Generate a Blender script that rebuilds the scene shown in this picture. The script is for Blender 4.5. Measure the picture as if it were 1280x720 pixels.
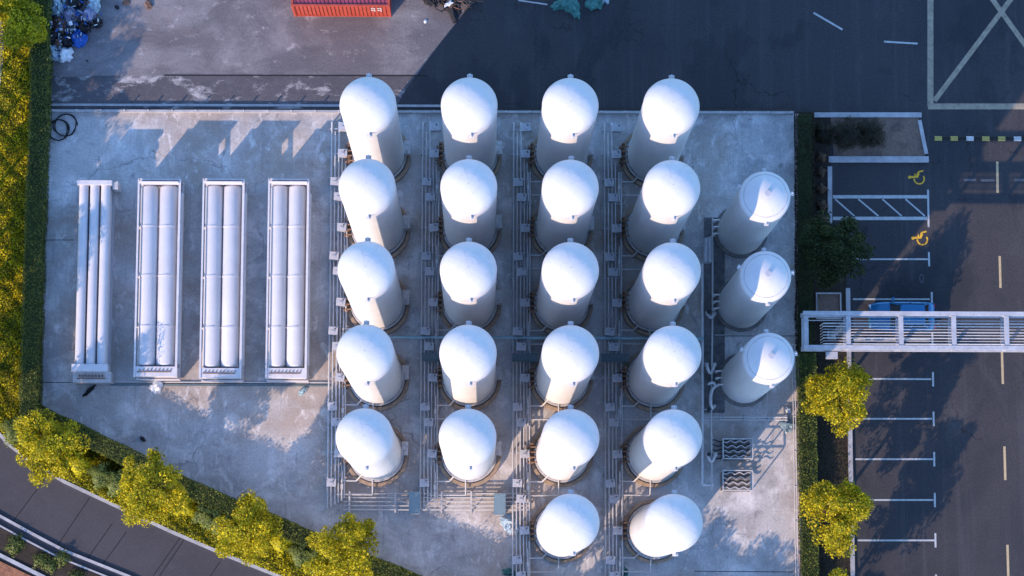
import bpy, bmesh, math, random
from mathutils import Vector, Matrix
import numpy as np
rnd = random.Random(7)
S = bpy.context.scene
for o in list(bpy.data.objects): bpy.data.objects.remove(o)
COL = S.collection
PI = math.pi

# ------------------------------------------------------------------ camera
F, T, ROLL, H, PSI = 3009.51, 0.131714, 0.093142, 141.068, 0.089943
sp_, cp_ = math.sin(PSI), math.cos(PSI)
d_ = Vector((math.sin(T)*sp_, math.sin(T)*cp_, -math.cos(T))); u0 = Vector((math.cos(T)*sp_, math.cos(T)*cp_, math.sin(T))); r0 = Vector((cp_, -sp_, 0))
r_ = r0*math.cos(ROLL)+u0*math.sin(ROLL); u_ = u0*math.cos(ROLL)-r0*math.sin(ROLL)
cd = bpy.data.cameras.new('camera'); cam = bpy.data.objects.new('camera', cd); COL.objects.link(cam)
m = Matrix((r_, u_, -d_)).transposed().to_4x4(); m.translation = (0, 0, H); cam.matrix_world = m
cd.sensor_width = 36; cd.lens = F/1280*36; cd.clip_end = 5000; cd.clip_start = 1
S.camera = cam
def G(x, y, z=0.0):
    """measured position in the survey photograph -> world point at height z"""
    v = d_ + r_*((x-640)/F) - u_*((y-360)/F)
    return Vector((0, 0, H)) + v*((z-H)/v.z)

# ------------------------------------------------------------------ light
EL = math.radians(24); SX, SY = -0.615, -0.788
w = bpy.data.worlds.new("World"); S.world = w; w.use_nodes = True
nt = w.node_tree; sk = nt.nodes.new('ShaderNodeTexSky'); sk.sky_type = 'NISHITA'; sk.sun_disc = False
sk.sun_elevation = EL; sk.sun_rotation = math.atan2(SX, SY) % (2*PI); sk.ozone_density = 5.5; sk.air_density = 1.0; sk.dust_density = 0.3
nt.links.new(sk.outputs[0], nt.nodes['Background'].inputs[0]); nt.nodes['Background'].inputs[1].default_value = 0.15
ld = bpy.data.lights.new('sun', 'SUN'); ld.energy = 2.0; ld.angle = math.radians(0.5); ld.color = (1, 0.74, 0.55)
sun = bpy.data.objects.new('sun', ld); COL.objects.link(sun)
tow = Vector((SX*math.cos(EL), SY*math.cos(EL), math.sin(EL)))
sun.rotation_euler = (-tow).to_track_quat('-Z', 'Y').to_euler()
S.view_settings.view_transform = 'Standard'; S.view_settings.look = 'None'; S.view_settings.exposure = 1.78; S.view_settings.gamma = 1

# ------------------------------------------------------------------ materials
def mat(name, col, rough=.7, metal=0, var=.12, scale=1.5, bump=0, bscale=20, col2=None, spec=.3, trans=0, world=False):
    M = bpy.data.materials.new(name); M.use_nodes = True; N = M.node_tree.nodes; L = M.node_tree.links
    b = N['Principled BSDF']; b.inputs['Roughness'].default_value = rough; b.inputs['Metallic'].default_value = metal
    b.inputs['Specular IOR Level'].default_value = spec
    tc = N.new('ShaderNodeTexCoord')
    if world:
        g = N.new('ShaderNodeNewGeometry'); src = g.outputs['Position']
    else: src = tc.outputs['Object']
    n = N.new('ShaderNodeTexNoise'); n.inputs['Scale'].default_value = scale; n.inputs['Detail'].default_value = 6; n.inputs['Roughness'].default_value = .65
    L.new(src, n.inputs['Vector'])
    r = N.new('ShaderNodeValToRGB'); c2 = col2 or tuple(c*(1-2*var) for c in col); c1 = col if col2 else tuple(min(1, c*(1+var*.7)) for c in col)
    r.color_ramp.elements[0].position = .3; r.color_ramp.elements[1].position = .7
    r.color_ramp.elements[0].color = (*c2, 1); r.color_ramp.elements[1].color = (*c1, 1)
    L.new(n.outputs['Fac'], r.inputs['Fac']); L.new(r.outputs['Color'], b.inputs['Base Color'])
    if bump:
        n2 = N.new('ShaderNodeTexNoise'); n2.inputs['Scale'].default_value = bscale; n2.inputs['Detail'].default_value = 4; L.new(src, n2.inputs['Vector'])
        bp = N.new('ShaderNodeBump'); bp.inputs['Strength'].default_value = bump; bp.inputs['Distance'].default_value = .02
        L.new(n2.outputs['Fac'], bp.inputs['Height']); L.new(bp.outputs['Normal'], b.inputs['Normal'])
    return M

def ground_mat(name, base, spots, bump=.3, fine=.12, crack=0):
    """layered ground: base colour, fine grain, then (colour, scale, low, high, detail, stretch) patches"""
    M = bpy.data.materials.new(name); M.use_nodes = True; N = M.node_tree.nodes; L = M.node_tree.links
    b = N['Principled BSDF']; b.inputs['Roughness'].default_value = .85; b.inputs['Specular IOR Level'].default_value = .2
    g = N.new('ShaderNodeNewGeometry'); pos = g.outputs['Position']
    cur = None
    rgb = N.new('ShaderNodeRGB'); rgb.outputs[0].default_value = (*base, 1); cur = rgb.outputs[0]
    for i, (c, sc, lo, hi, amt, st, off) in enumerate(spots):
        mp = N.new('ShaderNodeMapping'); mp.inputs['Scale'].default_value = (st[0], st[1], 1); mp.inputs['Location'].default_value = (off, off*.7, 0)
        L.new(pos, mp.inputs['Vector'])
        n = N.new('ShaderNodeTexNoise'); n.inputs['Scale'].default_value = sc; n.inputs['Detail'].default_value = 8; n.inputs['Roughness'].default_value = .68
        n.inputs['Distortion'].default_value = .4
        L.new(mp.outputs[0], n.inputs['Vector'])
        mr = N.new('ShaderNodeMapRange'); mr.inputs['From Min'].default_value = lo; mr.inputs['From Max'].default_value = hi
        mr.inputs['To Max'].default_value = amt; L.new(n.outputs['Fac'], mr.inputs['Value'])
        mx = N.new('ShaderNodeMix'); mx.data_type = 'RGBA'; L.new(mr.outputs[0], mx.inputs['Factor']); L.new(cur, mx.inputs['A']); mx.inputs['B'].default_value = (*c, 1)
        cur = mx.outputs['Result']
    if crack:
        nd = N.new('ShaderNodeTexNoise'); nd.inputs['Scale'].default_value = .9; nd.inputs['Detail'].default_value = 6; L.new(pos, nd.inputs['Vector'])
        sc_ = N.new('ShaderNodeVectorMath'); sc_.operation = 'SCALE'; sc_.inputs['Scale'].default_value = 1.6; L.new(nd.outputs['Color'], sc_.inputs[0])
        av = N.new('ShaderNodeVectorMath'); av.operation = 'ADD'; L.new(pos, av.inputs[0]); L.new(sc_.outputs[0], av.inputs[1])
        vo = N.new('ShaderNodeTexVoronoi'); vo.feature = 'DISTANCE_TO_EDGE'; vo.inputs['Scale'].default_value = .13; L.new(av.outputs[0], vo.inputs['Vector'])
        m1 = N.new('ShaderNodeMapRange'); m1.inputs['From Min'].default_value = .0; m1.inputs['From Max'].default_value = .006; m1.inputs['To Min'].default_value = crack; m1.inputs['To Max'].default_value = 0; L.new(vo.outputs['Distance'], m1.inputs['Value'])
        nm = N.new('ShaderNodeTexNoise'); nm.inputs['Scale'].default_value = .25; L.new(pos, nm.inputs['Vector'])
        m3 = N.new('ShaderNodeMapRange'); m3.inputs['From Min'].default_value = .45; m3.inputs['From Max'].default_value = .6; L.new(nm.outputs['Fac'], m3.inputs['Value'])
        mm = N.new('ShaderNodeMath'); mm.operation = 'MULTIPLY'; L.new(m1.outputs[0], mm.inputs[0]); L.new(m3.outputs[0], mm.inputs[1])
        mx = N.new('ShaderNodeMix'); mx.data_type = 'RGBA'; L.new(mm.outputs[0], mx.inputs['Factor']); L.new(cur, mx.inputs['A']); mx.inputs['B'].default_value = (*[c*.35 for c in base], 1)
        cur = mx.outputs['Result']
    n = N.new('ShaderNodeTexNoise'); n.inputs['Scale'].default_value = 9; n.inputs['Detail'].default_value = 5; L.new(pos, n.inputs['Vector'])
    mr = N.new('ShaderNodeMapRange'); mr.inputs['From Min'].default_value = .3; mr.inputs['From Max'].default_value = .7; mr.inputs['To Min'].default_value = 1-fine; mr.inputs['To Max'].default_value = 1+fine
    L.new(n.outputs['Fac'], mr.inputs['Value'])
    vm = N.new('ShaderNodeVectorMath'); vm.operation = 'SCALE'; L.new(cur, vm.inputs[0]); L.new(mr.outputs[0], vm.inputs['Scale'])
    L.new(vm.outputs[0], b.inputs['Base Color'])
    bp = N.new('ShaderNodeBump'); bp.inputs['Strength'].default_value = bump; bp.inputs['Distance'].default_value = .03
    n3 = N.new('ShaderNodeTexNoise'); n3.inputs['Scale'].default_value = 4; n3.inputs['Detail'].default_value = 9; L.new(pos, n3.inputs['Vector'])
    L.new(n3.outputs['Fac'], bp.inputs['Height']); L.new(bp.outputs['Normal'], b.inputs['Normal'])
    return M

def leaf_mat(name, c1, c2, tr=.35, cs=1.1):
    M = bpy.data.materials.new(name); M.use_nodes = True; N = M.node_tree.nodes; L = M.node_tree.links
    b = N['Principled BSDF']; b.inputs['Roughness'].default_value = .6; b.inputs['Specular IOR Level'].default_value = .25
    g = N.new('ShaderNodeNewGeometry'); n = N.new('ShaderNodeTexNoise'); n.inputs['Scale'].default_value = cs; n.inputs['Detail'].default_value = 7; n.inputs['Roughness'].default_value = .75
    L.new(g.outputs['Position'], n.inputs['Vector'])
    ad = N.new('ShaderNodeMath'); ad.operation = 'MULTIPLY_ADD'; ad.inputs[1].default_value = .35; ad.inputs[2].default_value = -.17
    L.new(g.outputs['Random Per Island'], ad.inputs[0])
    a2 = N.new('ShaderNodeMath'); a2.operation = 'ADD'; L.new(ad.outputs[0], a2.inputs[0]); L.new(n.outputs['Fac'], a2.inputs[1])
    r = N.new('ShaderNodeValToRGB'); r.color_ramp.elements[0].position = .3; r.color_ramp.elements[1].position = .7
    r.color_ramp.elements[0].color = (*c2, 1); r.color_ramp.elements[1].color = (*c1, 1)
    L.new(a2.outputs[0], r.inputs['Fac']); L.new(r.outputs['Color'], b.inputs['Base Color'])
    t = N.new('ShaderNodeBsdfTranslucent'); L.new(r.outputs['Color'], t.inputs['Color'])
    mx = N.new('ShaderNodeMixShader'); mx.inputs[0].default_value = tr
    out = N['Material Output']; L.new(b.outputs[0], mx.inputs[1]); L.new(t.outputs[0], mx.inputs[2]); L.new(mx.outputs[0], out.inputs['Surface'])
    return M

XY = (1, 1)
M_yard = ground_mat('yard_concrete', (0.445, 0.427, 0.421), [
    ((0.269, 0.257, 0.257), .2, .45, .62, .85, XY, 3), ((0.632, 0.608, 0.603), .45, .5, .64, .85, XY, 11),
    ((0.152, 0.140, 0.135), 1.1, .58, .72, .65, XY, 27), ((0.316, 0.240, 0.181), .11, .46, .6, .6, XY, 41), ((0.720, 0.690, 0.679), 1.6, .56, .7, .75, (1, .5), 5), ((0.187, 0.175, 0.175), 3.5, .6, .75, .5, XY, 77), ((0.234, 0.234, 0.246), .9, .56, .7, .6, (6, .35), 13)], fine=.12, crack=.7)
M_road = ground_mat('asphalt', (0.047, 0.044, 0.048), [
    ((0.027, 0.029, 0.035), .1, .45, .65, .8, XY, 8), ((0.088, 0.084, 0.087), .35, .58, .75, .4, (1, .4), 19), ((0.019, 0.020, 0.023), .7, .6, .74, .6, XY, 4), ((0.070, 0.067, 0.073), .5, .52, .66, .45, (2.5, .1), 61), ((0.023, 0.025, 0.029), .13, .56, .6, .5, (1, .6), 90)], fine=.18, crack=.8)
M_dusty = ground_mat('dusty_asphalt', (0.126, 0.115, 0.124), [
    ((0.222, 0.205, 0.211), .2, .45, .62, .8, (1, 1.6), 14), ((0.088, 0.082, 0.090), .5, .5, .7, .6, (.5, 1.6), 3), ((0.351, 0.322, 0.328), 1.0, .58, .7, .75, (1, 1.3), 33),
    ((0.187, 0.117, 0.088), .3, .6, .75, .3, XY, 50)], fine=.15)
M_strip = ground_mat('worn_asphalt_strip', (0.088, 0.082, 0.091), [
    ((0.064, 0.061, 0.068), .3, .45, .65, .8, (.5, 1.5), 6), ((0.398, 0.374, 0.374), .7, .53, .64, .85, (.8, 1.4), 22), ((0.140, 0.129, 0.135), 2.5, .5, .7, .4, XY, 9)], fine=.15)
M_soil = ground_mat('soil', (.035, .026, .02), [((.06, .045, .035), .8, .5, .7, .8, XY, 2), ((.02, .018, .014), 2, .5, .7, .8, XY, 9)], fine=.25)
M_bed = ground_mat('bed_earth', (.17, .115, .09), [((.05, .042, .04), .8, .5, .7, .8, XY, 2), ((.1, .08, .075), 2, .6, .7, .6, XY, 9)], fine=.2)
M_turf = ground_mat('turf_soil', (.09, .08, .012), [((.04, .05, .008), .5, .45, .65, .8, XY, 2), ((.16, .13, .02), 1.4, .55, .7, .8, XY, 9)], fine=.25)
M_land = ground_mat('land', (.07, .065, .06), [((.05, .06, .03), .01, .45, .6, .9, XY, 2)], fine=.2)
M_service = ground_mat('service_road_concrete', (0.063, 0.058, 0.064), [((0.051, 0.046, 0.051), .25, .45, .65, .8, XY, 12), ((0.092, 0.086, 0.092), .8, .6, .75, .4, XY, 31)], fine=.1)
def tank_mat():
    M = mat('white_tank_paint', (.56, .555, .565), .7, var=.03, scale=.6, spec=.12); N = M.node_tree.nodes; L = M.node_tree.links
    b = N['Principled BSDF']; src = b.inputs['Base Color'].links[0].from_socket
    tc = N.new('ShaderNodeTexCoord'); oi = N.new('ShaderNodeObjectInfo')
    ad = N.new('ShaderNodeVectorMath'); ad.operation = 'ADD'; cx = N.new('ShaderNodeCombineXYZ'); mu = N.new('ShaderNodeMath'); mu.operation = 'MULTIPLY'; mu.inputs[1].default_value = 37
    L.new(oi.outputs['Random'], mu.inputs[0]); L.new(mu.outputs[0], cx.inputs[0]); L.new(mu.outputs[0], cx.inputs[1]); L.new(tc.outputs['Object'], ad.inputs[0]); L.new(cx.outputs[0], ad.inputs[1])
    mp = N.new('ShaderNodeMapping'); mp.inputs['Scale'].default_value = (3.2, 3.2, .22); L.new(ad.outputs[0], mp.inputs['Vector'])
    n = N.new('ShaderNodeTexNoise'); n.inputs['Scale'].default_value = 1; n.inputs['Detail'].default_value = 7; L.new(mp.outputs[0], n.inputs['Vector'])
    mr = N.new('ShaderNodeMapRange'); mr.inputs['From Min'].default_value = .5; mr.inputs['From Max'].default_value = .75; mr.inputs['To Max'].default_value = .45; L.new(n.outputs['Fac'], mr.inputs['Value'])
    mx = N.new('ShaderNodeMix'); mx.data_type = 'RGBA'; L.new(mr.outputs[0], mx.inputs['Factor']); L.new(src, mx.inputs['A']); mx.inputs['B'].default_value = (.46, .455, .47, 1)
    m2 = N.new('ShaderNodeMath'); m2.operation = 'MULTIPLY_ADD'; m2.inputs[1].default_value = .08; m2.inputs[2].default_value = .96; L.new(oi.outputs['Random'], m2.inputs[0])
    vm = N.new('ShaderNodeVectorMath'); vm.operation = 'SCALE'; L.new(mx.outputs['Result'], vm.inputs[0]); L.new(m2.outputs[0], vm.inputs['Scale']); L.new(vm.outputs[0], b.inputs['Base Color'])
    return M
M_white = tank_mat()
M_seam = mat('seam_paint', (.41, .41, .43), .6, var=.08, scale=3, spec=.2)
M_bridge = mat('bridge_grey_paint', (.40, .40, .43), .5, var=.14, scale=2.5)
M_whited = mat('white_frame_paint', (.55, .53, .55), .5, var=.07, scale=3)
M_tube = mat('tube_paint', (.50, .50, .53), .5, var=.05, scale=.8)
M_white2 = mat('old_white_paint', (.48, .46, .46), .6, var=.16, scale=4)
M_grey = mat('valve_grey', (.42, .42, .45), .45, var=.1, scale=3)
M_pipe = mat('pipe_steel', (.6, .59, .6), .4, metal=.15, var=.1, scale=3)
M_pipew = mat('pipe_white', (.5, .49, .49), .4, var=.08, scale=3)
M_teal = mat('teal_pipe', (.28, .42, .47), .5, var=.12, scale=3)
M_tealdk = mat('teal_tray', (.11, .16, .18), .5, var=.12, scale=3)
M_rust = mat('rusty_steel', (.27, .15, .085), .75, var=.3, scale=5, col2=(.1, .07, .055))
M_tan = mat('plinth_rim_concrete', (.44, .31, .21), .8, var=.25, scale=3, col2=(.22, .17, .13), bump=.3)
M_plinth = mat('plinth_concrete', (.2, .185, .175), .85, var=.25, scale=4, bump=.3)
M_dark = mat('dark_metal', (.035, .035, .04), .5, var=.2, scale=6)
M_black = mat('rubber', (.012, .012, .013), .6, var=.2, scale=8)
M_blueb = mat('blue_grey_cabinet', (.16, .23, .27), .4, var=.08, scale=3)
M_kerb = mat('kerb_concrete', (.38, .37, .38), .8, var=.15, scale=2, bump=.3, world=True)
M_line = mat('line_paint', (.42, .43, .43), .6, var=.16, scale=4, world=True)
M_liney = mat('yellow_line_paint', (.46, .35, .20), .6, var=.12, scale=5, world=True)
M_box = mat('box_junction_paint', (.31, .26, .19), .65, var=.2, scale=3, world=True)
M_symb = mat('symbol_yellow_paint', (.72, .40, .03), .6, var=.2, scale=8, world=True)
M_bumpy = mat('bump_yellow_rubber', (.36, .29, .08), .6, var=.15, scale=8)
M_red = mat('container_red', (.40, .07, .045), .45, var=.14, scale=2.5)
M_redtop = mat('container_roof_red', (.27, .055, .085), .5, var=.2, scale=2.5)
M_joint = mat('joint_sealant', (.018, .017, .02), .7)
M_bark = mat('bark', (.09, .065, .045), .9, var=.3, scale=8, bump=.6)
M_green = mat('green_netting', (.06, .19, .17), .8, var=.3, scale=6, bump=.5)
M_tarpb = mat('blue_tarp', (.015, .10, .42), .45, var=.25, scale=5, bump=.4)
M_tarpl = mat('pale_blue_sheet', (.38, .50, .58), .5, var=.3, scale=5, bump=.4)
M_tarpw = mat('white_sheet', (.62, .66, .70), .6, var=.1, scale=5, bump=.4)
M_junkd = mat('dark_refuse', (.02, .02, .025), .7, var=.3, scale=5)
M_junkb = mat('brown_refuse', (.17, .10, .075), .8, var=.3, scale=5)
M_junkl = mat('lilac_refuse', (.33, .33, .48), .6, var=.3, scale=5)
M_paver = mat('terracotta_paver', (.30, .13, .07), .8, var=.25, scale=2, world=True, bump=.3)
M_car = mat('blue_car_paint', (.018, .14, .30), .25, metal=.2, var=.02, spec=.6)
M_glass = mat('car_glass', (.012, .016, .022), .08, var=.05, spec=.7)
M_lamp = mat('lamp_glass', (.6, .6, .62), .2)
M_taill = mat('tail_lamp', (.3, .01, .01), .25)
M_hub = mat('wheel_rim', (.45, .45, .47), .35, metal=.7)
L_yel = leaf_mat('yellow_leaves', (.66, .53, .013), (.14, .15, .010), .32, 1.6)
L_yg = leaf_mat('yellow_green_leaves', (.62, .53, .015), (.12, .145, .010), .35, 1.4)
L_dk = leaf_mat('dark_leaves', (.05, .07, .018), (.018, .028, .01), .25, 1.2)  # also holds painted tank shade for the tree above the bridge
L_hedge = leaf_mat('hedge_leaves', (.20, .23, .045), (.035, .055, .018), .25, 2.5)
L_grass = leaf_mat('grass_blades', (.72, .60, .013), (.12, .15, .010), .35, .6)
L_bk = leaf_mat('blackish_leaves', (.034, .030, .016), (.012, .012, .007), .2, 1.2)  # also holds painted shade for the upper east hedge
L_dry = leaf_mat('dry_leaves', (.16, .09, .06), (.07, .05, .035), .2, 2)

# ------------------------------------------------------------------ mesh builder
class MB:
    def __init__(s): s.v = []; s.f = []; s.mi = []; s.sm = []; s.m = 0
    def add(s, vs, fs, smooth=False):
        o = len(s.v); s.v += [tuple(v) for v in vs]
        for f in fs: s.f.append(tuple(i+o for i in f)); s.mi.append(s.m); s.sm.append(smooth)
        return s
    def box(s, c, sz, rz=0, R=None):
        hx, hy, hz = sz[0]/2, sz[1]/2, sz[2]/2; R = R or Matrix.Rotation(rz, 3, 'Z'); c = Vector(c)
        vs = [c+R@Vector((x*hx, y*hy, z*hz)) for x in (-1, 1) for y in (-1, 1) for z in (-1, 1)]
        return s.add(vs, [(0, 1, 3, 2), (4, 6, 7, 5), (0, 4, 5, 1), (2, 3, 7, 6), (0, 2, 6, 4), (1, 5, 7, 3)])
    def beam(s, a, b, w, h=None):
        a = Vector(a); b = Vector(b); h = h or w; d = b-a; L = d.length; x = d/L
        up = Vector((0, 0, 1)) if abs(x.z) < .95 else Vector((0, 1, 0)); y = up.cross(x).normalized(); z = x.cross(y)
        return s.box((a+b)/2, (L, w, h), R=Matrix((x, y, z)).transposed())
    def cyl(s, a, b, r, n=10, r2=None, caps=True):
        a = Vector(a); b = Vector(b); r2 = r if r2 is None else r2; x = (b-a).normalized()
        up = Vector((0, 0, 1)) if abs(x.z) < .95 else Vector((0, 1, 0)); y = up.cross(x).normalized(); z = x.cross(y)
        vs = []
        for p, q in ((a, r), (b, r2)):
            for i in range(n): t = 2*PI*i/n; vs.append(p+y*(q*math.cos(t))+z*(q*math.sin(t)))
        s.add(vs, [(i, (i+1) % n, n+(i+1) % n, n+i) for i in range(n)], True)
        if caps: s.add(vs[:n], [tuple(range(n-1, -1, -1))]); s.add(vs[n:], [tuple(range(n))])
        return s
    def tube(s, pts, r, n=8, closed=False):
        pts = [Vector(p) for p in pts]; N = len(pts); vs = []; prev = None
        for i, p in enumerate(pts):
            if closed: d = pts[(i+1) % N]-pts[i-1]
            else: d = pts[min(i+1, N-1)]-pts[max(i-1, 0)]
            d.normalize(); up = Vector((0, 0, 1)) if abs(d.z) < .9 else Vector((0, 1, 0))
            y = up.cross(d).normalized()
            if prev is not None:
                y = (prev-d*prev.dot(d)).normalized()
            prev = y; z = d.cross(y)
            rr = r[i] if isinstance(r, (list, tuple)) else r
            for k in range(n): t = 2*PI*k/n; vs.append(p+y*(rr*math.cos(t))+z*(rr*math.sin(t)))
        fs = []
        for i in range(N if closed else N-1):
            j = (i+1) % N
            for k in range(n): fs.append((i*n+k, i*n+(k+1) % n, j*n+(k+1) % n, j*n+k))
        s.add(vs, fs, True)
        if not closed: s.add(vs[:n], [tuple(range(n-1, -1, -1))]); s.add(vs[-n:], [tuple(range(n))])
        return s
    def lathe(s, prof, n=48, c=(0, 0, 0), smooth=True):
        vs = []; c = Vector(c)
        for r, z in prof:
            for i in range(n): t = 2*PI*i/n; vs.append(c+Vector((r*math.cos(t), r*math.sin(t), z)))
        fs = [(j*n+i, j*n+(i+1) % n, (j+1)*n+(i+1) % n, (j+1)*n+i) for j in range(len(prof)-1) for i in range(n)]
        return s.add(vs, fs, smooth)
    def prism(s, poly, z0, z1):
        n = len(poly)
        A = sum(poly[i][0]*poly[(i+1) % n][1]-poly[(i+1) % n][0]*poly[i][1] for i in range(n))
        if A < 0: poly = poly[::-1]
        vs = [(p[0], p[1], z0) for p in poly]+[(p[0], p[1], z1) for p in poly]
        return s.add(vs, [tuple(range(n-1, -1, -1)), tuple(range(n, 2*n))]+[(i, (i+1) % n, n+(i+1) % n, n+i) for i in range(n)])
    def sheet(s, poly, z):
        n = len(poly)
        A = sum(poly[i][0]*poly[(i+1) % n][1]-poly[(i+1) % n][0]*poly[i][1] for i in range(n))
        if A < 0: poly = poly[::-1]
        return s.add([(p[0], p[1], z) for p in poly], [tuple(range(n))])
    def strip(s, a, b, w, z, zt=None):
        a = Vector((a[0], a[1], 0)); b = Vector((b[0], b[1], 0)); d = (b-a).normalized(); n = Vector((-d.y, d.x, 0))*w/2
        P = [a+n, b+n, b-n, a-n]
        return s.sheet([(p.x, p.y) for p in P], z) if zt is None else s.prism([(p.x, p.y) for p in P], z, zt)
    def build(s, name, m, parent=None, loc=None):
        me = bpy.data.meshes.new(name); me.from_pydata(s.v, [], s.f)
        for x in (m if isinstance(m, (list, tuple)) else [m]): me.materials.append(x)
        me.polygons.foreach_set('material_index', s.mi); me.polygons.foreach_set('use_smooth', s.sm); me.update()
        o = bpy.data.objects.new(name, me); COL.objects.link(o)
        if parent: o.parent = parent
        if loc: o.location = loc
        return o
def mesh_obj(name, me, parent=None, loc=None, rz=0):
    o = bpy.data.objects.new(name, me); COL.objects.link(o)
    if parent: o.parent = parent
    if loc is not None: o.location = loc
    o.rotation_euler.z = rz
    return o
def tag(o, label=None, cat=None, group=None, kind=None):
    if label: o['label'] = label
    if cat: o['category'] = cat
    if group: o['group'] = group
    if kind: o['kind'] = kind
    return o
def thing(name, label, cat, loc=(0, 0, 0), rz=0, group=None):
    o = bpy.data.objects.new(name, None); COL.objects.link(o); o.location = loc; o.rotation_euler.z = rz
    return tag(o, label, cat, group)
KIDS = {}
def copy_tree(o, parent=None):
    c = o.copy(); COL.objects.link(c); c.parent = parent
    if not KIDS:
        for x in bpy.data.objects:
            if x.parent: KIDS.setdefault(x.parent.name, []).append(x)
    for ch in KIDS.get(o.name, []): copy_tree(ch, c)
    return c
def clone(proto, loc, rz, label, group=None):
    KIDS.clear(); c = copy_tree(proto); c.location = loc; c.rotation_euler.z = rz; c['label'] = label
    if group: c['group'] = group
    return c
def st(o): o['kind'] = 'structure'; return o
ORD = ['first', 'second', 'third', 'fourth', 'fifth', 'sixth', 'seventh', 'eighth', 'ninth', 'tenth']
def GP(pts, z=0): return [tuple(G(x, y, z)[:2]) for x, y in pts]
Y0 = .10     # top of the yard slab

# ------------------------------------------------------------------ ground sheets
b = MB(); b.sheet([(-2500, -2500), (2500, -2500), (2500, 2500), (-2500, 2500)], -.03); st(b.build('ground', M_land))
b = MB(); b.sheet(GP([(35, -500), (1900, -500), (1900, 1300), (990, 1300), (990, 136), (35, 136)]), 0); st(b.build('road', M_road))
b = MB(); b.sheet(GP([(58, -400), (705, -400), (650, -80), (598, -12), (585, 8), (569, 30), (553, 50), (532, 78), (520, 94.5), (62, 94.5)]), .004); st(b.build('work_apron', M_dusty))  # dusty apron; its east edge follows the tank shadow, deepening the shade by colour
b = MB(); b.sheet(GP([(62, 94.5), (520, 94.5), (507, 112), (494, 136), (60, 136)]), .0045); st(b.build('worn_lane', M_strip))  # worn surface ends on the same tank shadow line, darker colour beyond it
b = MB(); b.strip(G(205, 94), G(535, 94.5), .09, .009); b.build('drain_slot', M_joint).parent = bpy.data.objects['worn_lane']
yard_px = [(62, 137), (992, 140), (1003, 950), (800, 842), (545, 727), (400, 668), (330, 640), (230, 598), (150, 556), (80, 521), (50, 505), (54, 320)]
b = MB(); b.prism(GP(yard_px), -.02, Y0); yard = st(b.build('yard_slab', M_yard))
# saw-cut joints in the slab
b = MB()
for (x1, y1, x2, y2) in [(868, 714, 992, 715), (52, 478, 415, 480), (58, 300, 92, 300), (995, 420, 890, 420)]:
    b.strip(G(x1, y1, Y0), G(x2, y2, Y0), .04, Y0+.004)
b.build('saw_cut', M_joint, yard)
# paler asphalt inside the parking area is the same road; planting beds
turf_px = [(-400, -400), (56, -400), (56, 136), (48, 505), (78, 521), (148, 556), (228, 598), (330, 641), (400, 669), (545, 728), (800, 843), (1003, 950),
           (1003, 1010), (700, 885), (480, 775), (360, 722), (280, 690), (215, 662), (148, 632), (80, 600), (40, 576), (10, 552), (-20, 515), (-45, 460), (-60, 300), (-60, -400)][1:]
turf_px = [(2, -400)]+turf_px[:-4]+[(-6, 530), (-16, 480), (-14, 300), (0, 100)]
b = MB(); b.prism(GP(turf_px), -.02, .09); st(b.build('grass_verge', M_turf))
service_px = [(-900, 1300), (-900, -400), (-6, -400), (-4, 100), (-20, 300), (-22, 480), (-12, 535), (8, 556), (40, 580), (80, 604), (148, 637), (215, 667), (280, 695), (360, 727), (480, 780), (700, 890), (1003, 1015), (1003, 1300)]
b = MB(); b.sheet(GP(service_px), .002); svc = st(b.build('service_road', M_service))
def kerb(name, pts, w, h, mtl=M_kerb, z0=0.0, zs=None):
    b = MB(); P = [G(x, y, h) for x, y in pts]
    n = len(P); L = []; R = []
    for i in range(n):
        d = (P[min(i+1, n-1)]-P[max(i-1, 0)]); d.z = 0; d.normalize(); q = Vector((-d.y, d.x, 0))*w/2
        L.append(P[i]+q); R.append(P[i]-q)
    for i in range(n-1):
        b.prism([(p.x, p.y) for p in (L[i], L[i+1], R[i+1], R[i])], z0, h)
    return b.build(name, mtl)
# densify the curved kerb line
kp = [(-8, -400), (-3, -40), (3, 60), (-4, 130), (-18, 300), (-19, 480), (-9, 533), (9, 554), (40, 578), (80, 602), (148, 634), (215, 665), (280, 693), (360, 725), (480, 777), (700, 887), (1003, 1012)]
st(kerb('road_kerb', kp, .2, .13, M_kerb))
far = [(-40, 622), (0, 645), (40, 667), (80, 688), (140, 712), (160, 720), (320, 795), (600, 920)]
st(kerb('channel_kerb', far, .16, .12, M_kerb)); st(kerb('bed_kerb', [(x-6, y+9) for x, y in far], .1, .14, M_kerb))
bedp = far+[(560, 960), (280, 830), (130, 768), (60, 724), (0, 697), (-40, 680)]
b = MB(); b.prism(GP([(x-7, y+11) for x, y in far]+[(560, 960), (280, 830), (130, 768), (52, 721), (0, 697), (-40, 680)]), -.01, .06); st(b.build('planting_bed', M_soil))
st(kerb('paving_kerb', [(-40, 676), (0, 694), (52, 720), (130, 764), (280, 826)], .22, .14, M_kerb))
# terracotta pavers beyond the bed
pav = st(MB().sheet(GP([(-60, 674), (0, 699), (52, 724), (125, 766), (95, 810), (-95, 735)]), .012).build('paving', M_soil))
c0 = G(0, 700); pm = None; ang = math.atan2((G(52, 724)-G(0, 699)).y, (G(52, 724)-G(0, 699)).x)
ex = Vector((math.cos(ang), math.sin(ang), 0)); ey = Vector((math.sin(ang), -math.cos(ang), 0))
b = MB(); b.prism([(-.245, -.145), (.245, -.145), (.245, .145), (-.245, .145)], 0, .05); proto_p = b.build('paver', M_paver, pav); pm = proto_p.data
first = True
for j in range(8):
    for i in range(-4, 9):
        p = c0+ex*(i*.5+(.25 if j % 2 else 0))+ey*(j*.3+.2); zz = .03+rnd.uniform(-.004, .006)
        if first: o = proto_p; first = False
        else: o = mesh_obj('paver', pm, pav)
        o.location = (p.x, p.y, zz); o.rotation_euler.z = ang
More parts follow.
